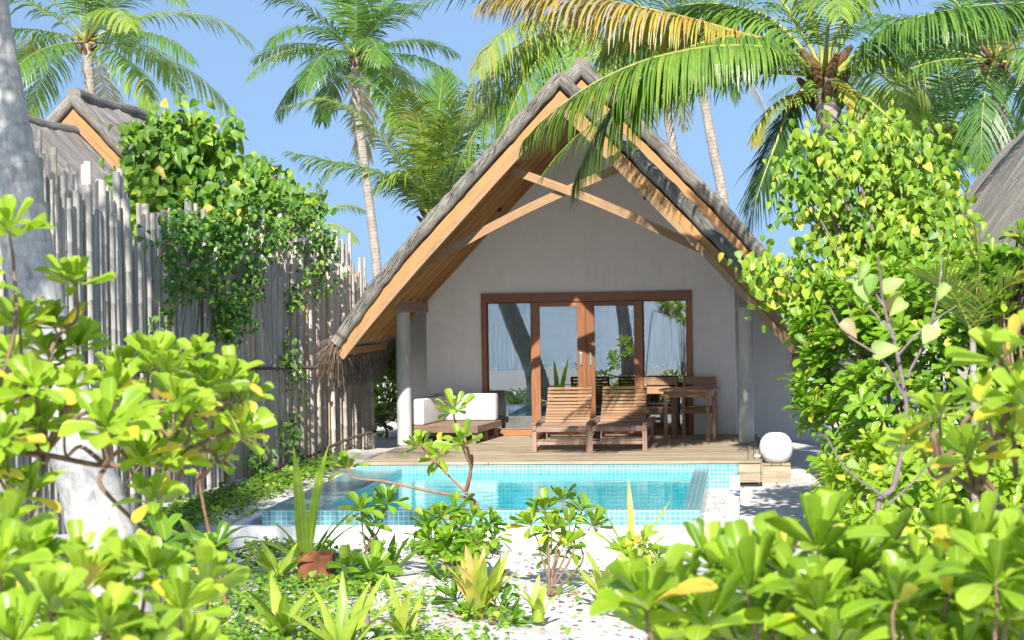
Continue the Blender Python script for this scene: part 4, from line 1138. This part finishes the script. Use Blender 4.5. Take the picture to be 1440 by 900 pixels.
# vine hanging over the fence
def vine():
    root = A(-7.0, 18.2, 0); t = thing('creeper_vine', 'small leaved creeper spilling over the top of the bamboo fence', 'vine', root)
    acc = []; br = MB()
    p0 = A(-7.72, 12.2); p1 = A(-6.2, 29.14)
    def fp(px, py, off=.14):
        d = CR @ A(px - 720, 450 - py, -FPX); a = p1 - p0; nn = A(-a[1], a[0]); s = np.dot(nn, p0) / np.dot(nn, d[:2]); q = EYE + d * s
        return q + A(off, -.02, 0)
    spots = [(rng.normal(290, 42), rng.normal(343, 28)) for _ in range(80)] + [(rng.uniform(200, 440), rng.normal(318, 20)) for _ in range(55)]
    for (px, h0, h1, k) in ((215, 330, 430, 8), (305, 420, 485, 12), (318, 400, 455, 10), (245, 380, 420, 8), (290, 410, 480, 14), (340, 380, 440, 8), (440, 330, 420, 14), (425, 300, 400, 12), (397, 480, 560, 8), (402, 400, 440, 5), (205, 440, 470, 4), (395, 590, 640, 8), (345, 640, 680, 10), (330, 560, 620, 5)):
        for j in range(k): spots.append((px + rng.normal(0, 6), h0 + (h1 - h0) * j / k + rng.normal(0, 3)))
    for px, py in spots:
        q = fp(px, py, rng.uniform(.1, .28))
        for k in range(11):
            o = q + rng.normal(0, .075, 3) * A(.8, 1, 1)
            acc.append((o, norm(A(rng.normal(.3, .5), rng.normal(-.3, .5), -.5 + rng.normal(0, .4))), norm(A(.5, -.6, .6) + rng.normal(0, .35, 3)), .07 * rng.uniform(.6, 1.3), np.clip(rng.normal(.5, .22), 0, .95)))
    for k in range(26):
        a = (rng.uniform(200, 430), rng.normal(320, 12)); b = (a[0] + rng.normal(0, 14), a[1] + rng.uniform(40, 150))
        br.tube(curve([fp(*a), fp((a[0] + b[0]) / 2 + rng.normal(0, 8), (a[1] + b[1]) / 2), fp(*b)], 5), .006, 5)
    br.tube(curve([root, fp(250, 560), fp(262, 470), fp(270, 380)], 6), .014, 6)
    build('tendrils', br, M['bark'], t, smooth=True); lm = MB(); flush(lm, acc, 'heart'); build('foliage', lm, M['vine'], t, smooth=True)
vine()

# shrubs seen through the gaps next to the villa
def simple_bush(label, root, blobs, n, size, mat='green', leafs=14, base_t=.4, name='garden_shrub', kind='oval'):
    return heart_tree(name, label, root, blobs, n, leafs, size, mat, .03, kind, 'bark', base_t=base_t, droop=.1)
c = P(542, 560, 31.5)
simple_bush('dark green shrub filling the gap between bamboo fence end and the left column', (c[0], 31.5, 0), [(c + A(0, 0, .2), (.8, .5, 1.)), (c + A(-.5, 0, .0), (.5, .5, .8))], 90, .12, base_t=.5)
c = P(1130, 480, 25.5)

# --- strap leaved plants
def strap(label, base, leaves, tint=.5, name='spider_lily', wid=.045, kind_t=0.):
    base = np.asarray(base, float); t = thing(name, label, 'plant', base); m = MB()
    for (az, el, L, bend, *rest) in leaves:
        tn = np.clip((rest[0] if rest else tint) + rng.normal(0, .06), 0, 1)
        C = arc(base + A(0, 0, .02) + rng.normal(0, .015, 3) * A(1, 1, 0), az, el, L, bend, 9)
        d = norm(C[1] - C[0]); h = A(math.cos(rad(az)), math.sin(rad(az)), 0); side = norm(np.cross(d, h if el < 85 else A(0, 1, 0)))
        if el > 75: side = norm(A(1, rng.normal(0, .35), 0))
        rows = []; uv = []
        ph = rng.uniform(0, 6)
        for i, p in enumerate(C):
            f = i / (len(C) - 1); w = wid * (.45 + .75 * math.sin(min(1, f * 1.6 + .15) * 1.57)) * (1 - f ** 2.6) + .002
            tg = norm(C[min(i + 1, len(C) - 1)] - C[max(i - 1, 0)]); nn = norm(np.cross(side, tg))
            wob = nn * .006 * math.sin(f * 14 + ph)
            rows += [p - side * w + nn * w * .35 + wob, p, p + side * w + nn * w * .35 - wob]; uv += [(0, f), (.5, f), (1, f)]
        F = []
        for i in range(len(C) - 1):
            a = 3 * i; F += [(a, a + 1, a + 4, a + 3), (a + 1, a + 2, a + 5, a + 4)]
        tv = np.repeat(np.clip(tn + np.linspace(0, .12, len(C)) ** 1.5 * 2, 0, 1), 3)
        m.add(rows, F, np.array(uv)[np.array(F).ravel()], tv)
    build('leaf_blades', m, M['strap'], t, smooth=True)
    m = MB(); m.lathe([(.05, -.03), (.045, .03), (.03, .1), (.015, .14)], base, 8); build('stalk', m, M['strap'], t, smooth=True)
    return t
def fan(n, el=(45, 85), L=(.4, .6), bend=(.3, 1.2), t=.5):
    return [(i * 137.5 + rng.uniform(-20, 20), rng.uniform(*el), rng.uniform(*L), rng.uniform(*bend), t + rng.normal(0, .1)) for i in range(n)]

b = G(432, 800, 0)
strap('tall plant with two upright broad leaves behind the rust brown planter', b, [(170, 88, 1.12, .1, .42), (10, 83, 1.18, .15, .45), (10, 62, .75, .5, .4), (0, 55, .6, .5, .3), (170, 55, 1.0, 2.2, .62), (190, 70, .55, .6, .5), (0, 68, .5, .4, .35)], wid=.055)
strap('spiky light green clump beside the two leaved plant', G(388, 822, 0), fan(9, (40, 80), (.35, .55), (.3, 1.), .5))
strap('pale yellow rosette plant at the middle of the planting bed', G(672, 868, 0), fan(16, (55, 85), (.38, .60), (.1, .8), .84), wid=.05)
strap('small yellow green seedling between the yellow rosette and the branching shrub', G(757, 868, 0), fan(7, (55, 85), (.22, .34), (.2, .7), .62), wid=.03)
strap('thin yellowish strap plant on the sand in front of the low white wall', G(850, 850, 0), fan(11, (50, 82), (.35, .6), (.3, 1.2), .7), wid=.032)
strap('wispy tall lily with upright bleached tips before the pool corner', G(890, 805, 0), [(100, 82, .85, .3, .75), (20, 70, .75, .4, .8), (160, 55, .7, .8, .6), (200, 65, .6, .7, .5), (330, 60, .55, .8, .6), (180, 75, .7, .4, .6)] + fan(6, (40, 75), (.35, .5), (.5, 1.4), .6), wid=.03)
strap('spider lily with arching leaves low in the planting bed, left of the brown stump', G(398, 905, 0), fan(12, (40, 80), (.4, .7), (.4, 1.3), .45), wid=.045)
strap('long leaved lily with a bright curved blade at the bottom of the bed', G(480, 930, 0), [(15, 55, .85, .4, .7), (100, 80, .6, .3, .5), (160, 55, .6, .9, .5), (60, 62, .7, .5, .6)] + fan(8, (40, 80), (.4, .65), (.4, 1.2), .55), wid=.042)
strap('broad leaved lily tucked beneath the branching shrub', G(648, 800, 0), [(165, 62, .75, .6, .6), (200, 55, .7, .9, .62), (150, 75, .5, .4, .5)] + fan(6, (45, 80), (.3, .5), (.5, 1.2), .5), wid=.05)
strap('grassy lily clump beside the pool wall under the reddish rosette stem', G(545, 815, 0), fan(10, (50, 85), (.4, .68), (.3, .9), .32), wid=.035)
strap('dark green spider lily at the foot of the fence near the trunk', G(285, 800, 0), fan(14, (35, 78), (.5, .85), (.6, 1.5), .2), wid=.05)
strap('small strap leaved clump near the bottom middle of the bed', G(570, 900, 0), fan(8, (50, 85), (.25, .5), (.3, .9), .6), wid=.03)
strap('tiny yellow sprout beside the foreground shrub on the sand', G(880, 862, 0), fan(7, (40, 80), (.2, .35), (.5, 1.2), .8), wid=.03)

# pot
pc = G(446, 818, 0); t = thing('planter_box', 'rust brown square planter half hidden among the lilies', 'planter', pc)
m = MB()
for k in range(4):
    a = k * math.pi / 2 + .12; d = A(math.cos(a), math.sin(a), 0); s = A(-d[1], d[0], 0); p = pc + d * .14
    c0 = [p - s * .14 - A(0, 0, .05), p + s * .14 - A(0, 0, .05), p + s * .14 + d * .012 - A(0, 0, .05), p - s * .14 + d * .012 - A(0, 0, .05)]
    m.hexa(c0 + [v + A(0, 0, .30) for v in c0])
build('side_panel', m, M['pot'], t, bevel=.004)
m = MB(); m.box(pc + A(-.12, -.12, .14), pc + A(.12, .12, .17)); build('soil', m, M['husk'], t)

# --- shrubs in the planting bed, with visible stems
def stemshrub(label, root, paths, L, mat='lime', n=14, r=.016, yellow=.1, base_t=.55, bark='redbark', group=None):
    """paths: list of polylines (world) ; a rosette sits on each end"""
    root = np.asarray(root, float); t = thing('sea_lettuce_sapling', label, 'shrub', root, group)
    acc = []; br = MB()
    for q in paths:
        C = curve(q, 8); k = len(C); br.tube(C, np.linspace(r, r * .45, k), 8)
        ax = norm(C[-1] - C[-4]) * .6 + A(0, -.25, .75)
        rosette(acc, C[-1], ax, L * rng.uniform(.9, 1.1), n, yellow, base_t)
    lm = MB(); flush(lm, acc, 'spat'); build('foliage', lm, M[mat], t, smooth=True); build('branch', br, M[bark], t, smooth=True)
Q = lambda px, py, y: P(px, py, y)
r0 = G(660, 803, 0)
stemshrub('branching sapling with bare reddish stems reaching across the pool', r0,
          [[r0, Q(676, 750, 15.9), Q(672, 712, 15.9), Q(652, 690, 15.8), Q(612, 650, 15.7), Q(590, 625, 15.6)],
           [Q(672, 712, 15.9), Q(655, 700, 15.9), Q(600, 690, 15.8), Q(540, 677, 15.7), Q(497, 672, 15.6), Q(488, 655, 15.6)],
           [Q(655, 695, 15.8), Q(662, 660, 15.9), Q(653, 615, 15.9), Q(640, 592, 15.9), Q(638, 575, 15.9)],
           [Q(655, 690, 15.8), Q(664, 645, 16.0), Q(650, 625, 16.1), Q(630, 620, 16.1), Q(618, 640, 16.1)],
           [Q(655, 690, 15.8), Q(662, 660, 15.7), Q(655, 640, 15.6), Q(648, 622, 15.5)]], .20, 'lime', 16, .016, .12, .62)
r0 = G(528, 835, 0)
stemshrub('sapling with one round leaf rosette on a thin purple stem in front of the pool', r0,
          [[r0, Q(512, 790, 15.2), Q(520, 760, 15.2), Q(528, 735, 15.2)], [Q(515, 775, 15.2), Q(535, 740, 15.2), Q(545, 705, 15.2)], [Q(515, 775, 15.2), Q(510, 745, 15.2), Q(508, 715, 15.1)],
           [r0, Q(500, 810, 15.0), Q(492, 800, 15.0)], [r0, Q(515, 830, 15.0), Q(522, 800, 14.9)]], .21, 'green', 16, .011, .08, .68, 'bark')
r0 = G(655, 815, 0)
tp = [Q(600, 735, 15.6), Q(620, 725, 15.5), Q(648, 740, 15.5), Q(665, 725, 15.6), Q(690, 735, 15.6), Q(630, 755, 15.4), Q(665, 760, 15.4), Q(605, 760, 15.5), Q(640, 715, 15.7), Q(695, 755, 15.6), Q(650, 780, 15.4), Q(625, 775, 15.4)]
bush('sea_lettuce_sapling', 'compact rounded sapling crossing the low white wall at the middle of the bed', 'shrub', r0, tp, .17, 'green', 'spat', 18, base_t=.62, r0=.012)
r0 = G(775, 835, 0)
tp = [Q(765, 715, 15.3), Q(790, 700, 15.3), Q(820, 715, 15.4), Q(800, 735, 15.3), Q(775, 745, 15.2), Q(835, 735, 15.4), Q(770, 780, 15.2), Q(745, 735, 15.2), Q(795, 765, 15.2)]
bush('sea_lettuce_sapling', 'many branched sapling with bright rosettes in front of the pool water', 'shrub', r0, tp, .19, 'lime', 'spat', 18, base_t=.5, r0=.012, bark='bark')
r0 = G(915, 815, 0)
tp = [Q(885, 770, 15.3), Q(905, 760, 15.3), Q(925, 785, 15.3), Q(890, 790, 15.2), Q(915, 800, 15.2)]
bush('sea_lettuce_sapling', 'low sapling with a few rosettes just left of the blurred shrub', 'shrub', r0, tp, .17, 'lime', 'spat', 12, base_t=.55, r0=.01)
r0 = G(690, 880, 0)
tp = [Q(640, 840, 13.8), Q(705, 850, 13.6), Q(660, 860, 13.5), Q(625, 815, 14.2), Q(700, 825, 13.9), Q(720, 875, 13.4)]
bush('sea_lettuce_sapling', 'dark leafed sapling crouching around the pale yellow rosette', 'shrub', r0, tp, .17, 'green', 'spat', 12, base_t=.35, r0=.01)
tp = [Q(225, 760, 9), Q(262, 790, 9.2), Q(300, 770, 9.5), Q(235, 810, 8.8)]
bush('sea_lettuce_sapling', 'shaded sapling between the leaning palm trunk and the lilies', 'shrub', (-3.1, 9.2, 0), tp, .16, 'green', 'spat', 12, base_t=.35, r0=.01)
# thin bare reddish stem rising at the left of the bed
t = thing('bare_stem', 'thin bare reddish stem leaning at the edge of the left shrub', 'stem', G(318, 850, 0))
m = MB(); m.tube(curve([Q(322, 870, 12.6), Q(305, 790, 12.4), Q(290, 730, 12.2), Q(278, 665, 12.)], 8), np.linspace(.016, .011, 25), 8); build('stem', m, M['redbark'], t, smooth=True)
t = thing('driftwood_stump', 'short grey brown stump standing in the ground cover below the brown planter', 'stump', G(515, 905, 0))
m = MB(); m.tube(curve([G(516, 925, 0) + A(0, 0, -.05), Q(515, 880, 13), Q(512, 838, 13.)], 5), np.linspace(.035, .028, 11) + rng.normal(0, .002, 11), 8); build('stump', m, M['greybark'], t, smooth=True)

# tall blurred sapling in front of the right hedge
def sapling():
    root = A(.95, 7.9, 0); t = thing('pale_sapling', 'grey stemmed sapling with pale mottled leaves in front of the right hedge', 'sapling', root)
    br = MB(); acc = []
    main = curve([root, Q(1240, 760, 7.9), Q(1258, 680, 7.9), Q(1275, 590, 7.9), Q(1262, 500, 7.9), Q(1243, 430, 7.9), Q(1235, 360, 7.8)], 8)
    br.tube(main, np.linspace(.016, .005, len(main)), 8)
    for e in ([(1275, 530), (1300, 480), (1318, 420), (1325, 360)], [(1272, 560), (1240, 505), (1190, 470), (1165, 430)], [(1258, 470), (1215, 420), (1205, 370)], [(1262, 500), (1300, 460), (1345, 430)], [(1245, 700), (1190, 660), (1160, 610)], [(1250, 710), (1300, 660), (1320, 620)], [(1243, 430), (1215, 395), (1180, 390)]):
        c = curve([Q(a, b, 7.8 + rng.normal(0, .08)) for a, b in e], 5); br.tube(c, np.linspace(.006, .003, len(c)), 6)
        for q in c[6::5]:
            for k in range(1):
                acc.append((q + rng.normal(0, .03, 3), norm(A(rng.normal(0, .6), -.2, rng.normal(-.3, .5))), norm(A(rng.normal(0, .3), -1, .5)), .095 * rng.uniform(.6, 1.1), rng.choice([rng.uniform(0, .5), rng.uniform(.5, .8), .95], p=[.66, .30, .04])))
    for q in main[-14::2]:
        acc.append((q + rng.normal(0, .04, 3), norm(A(rng.normal(0, .7), -.2, rng.normal(-.2, .5))), norm(A(rng.normal(0, .3), -1, .5)), .10 * rng.uniform(.6, 1.15), rng.choice([rng.uniform(0, .5), rng.uniform(.5, .8), .95], p=[.66, .30, .04])))
    build('branch', br, M['greybark'], t, smooth=True); lm = MB(); flush(lm, acc, 'heart'); build('foliage', lm, M['pale'], t, smooth=True)
sapling()

# ------------------------------------------------------------------ ground cover (stuff)
def cover():
    acc = []
    def patch(n, fn, size, tint):
        for _ in range(n):
            p = fn(); 
            if p is None: continue
            acc.append((p + A(0, 0, rng.uniform(.015, .10)), norm(A(rng.normal(0, 1), rng.normal(-.2, 1), rng.normal(.15, .35))), norm(A(rng.normal(0, .45), rng.normal(-.45, .3), 1)), size * rng.uniform(.6, 1.4), np.clip(rng.normal(tint, .2), 0, .97)))
    cl = [(rng.uniform(280, 900), rng.uniform(800, 930)) for _ in range(110)]
    w = [((830 - a) / 430) * (1 if b > 825 else .5) for a, b in cl]
    def bed():
        k = rng.integers(0, len(cl)); c = cl[k]
        if rng.random() > w[k]: return None
        return G(c[0] + rng.normal(0, 15), c[1] + rng.normal(0, 6) + 5, 0.)
    patch(4600, bed, .05, .55)
    def bank():
        f = rng.random(); px = 210 + 255 * f; top = 745 - 82 * f - 15; py = top + abs(rng.normal(0, 20 - 12 * f))
        return G(px + rng.normal(0, 8), py, .06)
    patch(3600, bank, .06, .45)
    def base():
        return G(rng.uniform(230, 700), rng.normal(782, 3.5), 0)
    cl2 = [rng.uniform(280, 690) for _ in range(26)]
    def base2(): return G(cl2[rng.integers(0, 26)] + rng.normal(0, 9), rng.normal(776, 3), 0)
    patch(900, base2, .05, .4)
    def lft(): return A(rng.uniform(-6.8, -3.2), rng.uniform(9, 16.5), 0.02)
    patch(4500, lft, .06, .4)
    lm = MB(); flush(lm, acc, 'oval', 1.25); build('ground_cover', lm, M['heart'], None, smooth=True, kind='stuff')
    # dry litter on the sand
    acc = []
    for _ in range(600):
        px, py = rng.uniform(280, 1100), rng.uniform(775, 905)
        p = G(px, py, 0); acc.append((p + A(0, 0, .012), norm(A(rng.normal(), rng.normal(), .05)), norm(A(rng.normal(0, .3), rng.normal(0, .3), 1)), rng.uniform(.02, .07), rng.random()))
    for _ in range(220):
        p = A(rng.uniform(-.2, 1.2), rng.uniform(15, 24), .012) if rng.random() < .5 else A(rng.uniform(-6.2, -5.3), rng.uniform(17, 26), .05)
        acc.append((p, norm(A(rng.normal(), rng.normal(), .05)), norm(A(rng.normal(0, .3), rng.normal(0, .3), 1)), rng.uniform(.02, .06), rng.random()))
    lm = MB(); flush(lm, acc, 'oval'); build('leaf_litter', lm, M['litter'], None, kind='stuff')
cover()

# ------------------------------------------------------------------ palms
# near leaning trunk at the left
palm('thick pale palm trunk leaning across the left side in front of the fence',
     [P(165, 905, 13.), P(140, 740, 13.1), P(100, 600, 13.3), P(52, 420, 13.5), P(22, 250, 13.6), P(-12, 60, 13.7), P(-60, -240, 13.6), P(-130, -560, 13.4)], .24, 14, 3.8, nl=34, mat='trunknear', flare=1.5, r1=.16, boots=True, tint=.3)
# the big palm over the roof
cD = P(1160, 112, 21.2)
E_ = lambda pts, **k: dict(pts=[cD + A(0, 0, -.05)] + [P(*q) for q in pts], **k)
palm('coconut palm whose long fronds sweep over the villa gable', [A(1.35, 20.9, 0), A(1.22, 21, 2.), P(1172, 230, 21.1), P(1166, 165, 21.15), cD], .15, 6, 3.6, nl=60, ll=.62, lw=.036, seg=4, tint=.3, coconuts=4, r1=.15, dead=0,
     explicit=[
         E_([(1110, 72, 21.1), (1050, 50, 20.9), (960, 24, 20.6), (860, 2, 20.3), (770, -12, 20.1), (700, -8, 20.0), (672, 8, 19.9)], tint=.80, tipt=.16, nl=170, ll=.8, droop=2.0),
         E_([(1125, 84, 21.), (1075, 55, 20.8), (1010, 54, 20.5), (940, 82, 20.2), (882, 128, 20.), (838, 188, 19.9), (806, 262, 19.9)], tint=.38, tipt=.12, nl=230, ll=1.0, droop=2.6),
         E_([(1130, 90, 20.9), (1080, 68, 20.5), (1000, 66, 20.1), (910, 84, 19.7), (830, 120, 19.5), (765, 168, 19.4), (735, 200, 19.4)], tint=.48, tipt=.1, nl=220, ll=.85, droop=2.5),
         E_([(1120, 60, 21.3), (1070, 20, 21.5), (990, 5, 21.8), (920, 20, 22.1), (870, 50, 22.3), (845, 80, 22.4)], tint=.45, tipt=.15, nl=190, ll=.9, droop=2.4),
         E_([(1200, 80, 21.1), (1250, 42, 20.9), (1310, 20, 20.6), (1380, 8, 20.3), (1450, 4, 20.1), (1500, 12, 20.)], tint=.32, nl=150, ll=.8, droop=1.7),
         E_([(1135, 122, 21.1), (1112, 150, 21.), (1092, 200, 20.9), (1070, 260, 20.8), (1052, 320, 20.8)], tint=.08, tipt=-.05, nl=110, ll=.70, droop=.8, vee=0),
         E_([(1185, 115, 21.), (1203, 140, 20.8), (1207, 168, 20.7), (1203, 190, 20.7)], tint=.7, tipt=.3, nl=30, ll=.3, droop=1.3),
         E_([(1195, 95, 21.1), (1235, 80, 21.), (1275, 95, 20.9), (1305, 140, 20.8)], tint=.45, tipt=.3, nl=60, ll=.5, droop=1.3),
         E_([(1130, 130, 21.), (1100, 140, 20.8), (1075, 165, 20.7), (1062, 200, 20.6)], tint=.55, tipt=.4, nl=40, ll=.35, droop=1.3),
         E_([(1150, 50, 21.2), (1110, -30, 21.1), (1040, -70, 21.0), (950, -75, 20.8), (860, -40, 20.6)], tint=.3, nl=70, ll=.65, droop=1.3),
         E_([(1175, 50, 21.2), (1220, -10, 21.2), (1290, -40, 21.2), (1370, -30, 21.2)], tint=.35, nl=70, ll=.65, droop=1.2),
     ])
palm('tall palm with full crown in the sky at the upper middle left', [P(545, 600, 55), P(532, 400, 55), P(516, 260, 55), P(502, 150, 55), P(500, 82, 55)], .155, 20, 4.0, nl=60, ll=.95, lw=.07, seg=3, tint=.22, group='distant palms')
palm('palm crown above the neighbouring thatched roof', [P(128, 480, 46), P(128, 300, 46), P(128, 160, 46), P(122, 62, 46)], .16, 20, 4.6, nl=60, ll=.95, lw=.06, seg=3, tint=.36, group='distant palms')
cC = P(606, 305, 42)
palm('young palm with long upright fronds rising behind the left roof slope', [A(cC[0], 42, 0), cC - A(0, 0, 1.), cC], .2, 0, 4.0, nl=44, ll=.95, lw=.055, seg=3, tint=.4, group='distant palms', explicit=[
    dict(pts=[cC] + [P(*q) for q in e], tint=tt, nl=80, ll=.95, lw=.05, droop=dr, seg=3, vee=.2, rr=.03) for e, tt, dr in [
        ([(570, 240, 41.5), (520, 175, 41), (460, 140, 40.6), (400, 150, 40.4)], .52, .9), ([(570, 265, 41.5), (520, 238, 41), (460, 225, 40.6), (408, 213, 40.4)], .38, 1.1),
        ([(585, 220, 42), (560, 160, 42), (525, 120, 42), (480, 105, 42)], .30, 1.), ([(612, 240, 42), (616, 170, 42.2), (622, 105, 42.4)], .30, .25), ([(600, 230, 41.5), (585, 160, 41), (570, 125, 40.5)], .6, 1.5),
        ([(625, 240, 41.6), (650, 185, 41.2), (690, 150, 41), (725, 160, 41)], .5, 1.), ([(635, 260, 42), (665, 215, 42), (700, 200, 42)], .45, 1.2), ([(600, 250, 42.5), (600, 180, 43), (640, 125, 43)], .2, .8),
        ([(625, 260, 41), (650, 225, 40.6), (680, 240, 40.4)], .35, 1.3), ([(590, 265, 41), (560, 245, 40.6), (530, 262, 40.4)], .5, 1.3), ([(608, 230, 41.5), (640, 150, 41), (660, 120, 41)], .6, 1.4)]])
cJ = P(815, 35, 36)
palm('palm crown behind the villa ridge with pale hanging fronds', [A(cJ[0] + .5, 36, 0), cJ * .5 + A(cJ[0] * .5 + .3, 18, 0) * A(1, 1, 1) * A(1, 1, 0) * 0 + A(cJ[0] * .5 + .2, 18, 0), cJ], .16, 12, 3.8, nl=58, ll=.95, lw=.045, tint=.45, group='distant palms', explicit=[
    dict(pts=[cJ] + [P(*q) for q in e], tint=tt, nl=90, ll=1.1, lw=.04, droop=2., seg=4, rr=.03) for e, tt in [
        ([(770, 60, 35.5), (710, 120, 35), (665, 190, 34.6), (640, 240, 34.5)], .5), ([(760, 80, 35), (725, 140, 34.5), (700, 210, 34.2)], .42), ([(780, 40, 35.5), (720, 70, 35), (670, 120, 34.6), (650, 160, 34.5)], .6), ([(790, 90, 35), (765, 150, 34.6), (745, 230, 34.4)], .5)]])
cE = P(1328, 198, 38)
palm('palm crown between the right hedge and the far right thatched roof', [A(cE[0] + .3, 38, 0), A(cE[0] + .15, 38, 2.5), cE], .17, 20, 3.6, nl=58, ll=.9, lw=.05, tint=.26, group='distant palms', dead=1)
cE2 = P(1275, 150, 47)
palm('smaller palm crown peeking out behind the airy hibiscus tree', [A(cE2[0], 47, 0), A(cE2[0], 47, 3), cE2], .16, 14, 3.6, nl=50, ll=.9, lw=.055, tint=.2, group='distant palms')
cE3 = P(1400, 90, 34)
palm('palm crown at the upper right edge above the far thatched roof', [A(cE3[0] + .6, 34, 0), A(cE3[0] + .3, 34, 3), cE3], .16, 16, 3.4, nl=55, ll=.85, lw=.045, tint=.25, group='distant palms', dead=0)
cF = P(975, 60, 50)
palm('slim curved palm trunk rising behind the right roof slope', [P(1030, 420, 50), P(1018, 290, 50), P(1003, 210, 50), P(990, 140, 50), cF], .155, 14, 3.6, nl=34, ll=.85, lw=.06, tint=.25, group='distant palms')
cF2 = P(925, 70, 58)
palm('second slim palm trunk half hidden behind the sweeping fronds', [P(960, 400, 58), P(950, 240, 58), P(940, 170, 58), cF2], .17, 12, 3.6, nl=30, ll=.85, lw=.06, tint=.25, group='distant palms')
cH = P(432, 322, 48)
palm('low palm crown peeking over the hip of the neighbouring roof', [A(cH[0], 48, 0), A(cH[0], 48, 2), cH], .16, 10, 2.0, nl=30, ll=.6, lw=.05, tint=.55, group='distant palms')
# young palm in the hedge
cY = P(1368, 470, 14.2)
palm('young yellow green palm fanning up from the hedge', [A(cY[0], 14.2, 0), cY - A(0, 0, .4), cY], .03, 0, 1, boots=False, flare=1.2, name='young_palm', explicit=[
    dict(pts=[cY] + [P(*q) for q in e], tint=tt, nl=38, ll=.42, lw=.02, droop=.2, seg=3, vee=.15, rr=.012, start=.1, comb=.75) for e, tt in [
        ([(1372, 420, 14.2), (1378, 370, 14.2), (1372, 318, 14.2)], .66), ([(1350, 430, 14.1), (1330, 400, 14.0), (1310, 385, 13.9)], .55), ([(1390, 430, 14.1), (1420, 400, 14.0), (1450, 395, 13.9)], .6)]])
# palms on the beach behind the photographer: their shadows and reflections are in the picture
palm('leaning beach palm standing on the shore side', [A(-3.7, -3.5, -.1), A(-4.1, -3.4, 3), A(-5.2, -3.2, 7), A(-6.4, -3, 10.2)], .2, 16, 4.2, nl=30, ll=.9, lw=.06, tint=.3, group='shore palms')
palm('curved beach palm standing closer to the bamboo fence side', [A(-8.5, 3, -.1), A(-7.6, 4.2, 3.4), A(-4.9, 7.6, 8.1)], .2, 15, 2.7, nl=34, ll=.9, lw=.06, tint=.3, group='shore palms')

# ------------------------------------------------------------------ light, sky, camera
SUN_EL = 36.5; SUN_AZ_X = .04      # sun stands behind the photographer, slightly to the right
sd = norm(A(SUN_AZ_X, -1, 0)); sdir = A(sd[0] * math.cos(rad(SUN_EL)), sd[1] * math.cos(rad(SUN_EL)), math.sin(rad(SUN_EL)))
w = bpy.data.worlds.new('World'); scene.world = w; w.use_nodes = True; nt = w.node_tree
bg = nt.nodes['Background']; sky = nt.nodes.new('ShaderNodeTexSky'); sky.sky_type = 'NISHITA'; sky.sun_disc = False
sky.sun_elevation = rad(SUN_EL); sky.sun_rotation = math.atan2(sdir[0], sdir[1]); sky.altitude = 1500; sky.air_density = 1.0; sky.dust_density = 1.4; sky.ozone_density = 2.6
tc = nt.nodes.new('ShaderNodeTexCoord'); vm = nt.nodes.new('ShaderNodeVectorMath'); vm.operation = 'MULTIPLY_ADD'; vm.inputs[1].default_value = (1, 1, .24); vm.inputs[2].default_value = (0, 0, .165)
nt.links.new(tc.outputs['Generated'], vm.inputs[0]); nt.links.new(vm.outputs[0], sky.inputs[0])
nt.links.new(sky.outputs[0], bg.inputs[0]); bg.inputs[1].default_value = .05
l = bpy.data.lights.new('sun', 'SUN'); l.energy = 3.1; l.angle = rad(.6); l.color = (1, .95, .88)
so = bpy.data.objects.new('sun', l); COL.objects.link(so); so.rotation_euler = Vector(tuple(sdir)).to_track_quat('Z', 'Y').to_euler()
cam = bpy.data.cameras.new('camera'); co = bpy.data.objects.new('camera', cam); COL.objects.link(co)
cam.sensor_width = 36; cam.lens = FPX / 1440 * 36; cam.clip_end = 6000; cam.clip_start = .05
Mx = Matrix([[*CR[i], EYE[i]] for i in range(3)] + [[0, 0, 0, 1]]); co.matrix_world = Mx
cam.dof.use_dof = True; cam.dof.focus_distance = 24; cam.dof.aperture_fstop = 6.5
scene.camera = co
scene.view_settings.view_transform = 'Standard'; scene.view_settings.look = 'None'; scene.view_settings.exposure = 1.5; scene.view_settings.gamma = 1
scene.cycles.max_bounces = 10; scene.cycles.diffuse_bounces = 7; scene.cycles.transparent_max_bounces = 12; scene.cycles.use_denoising = True
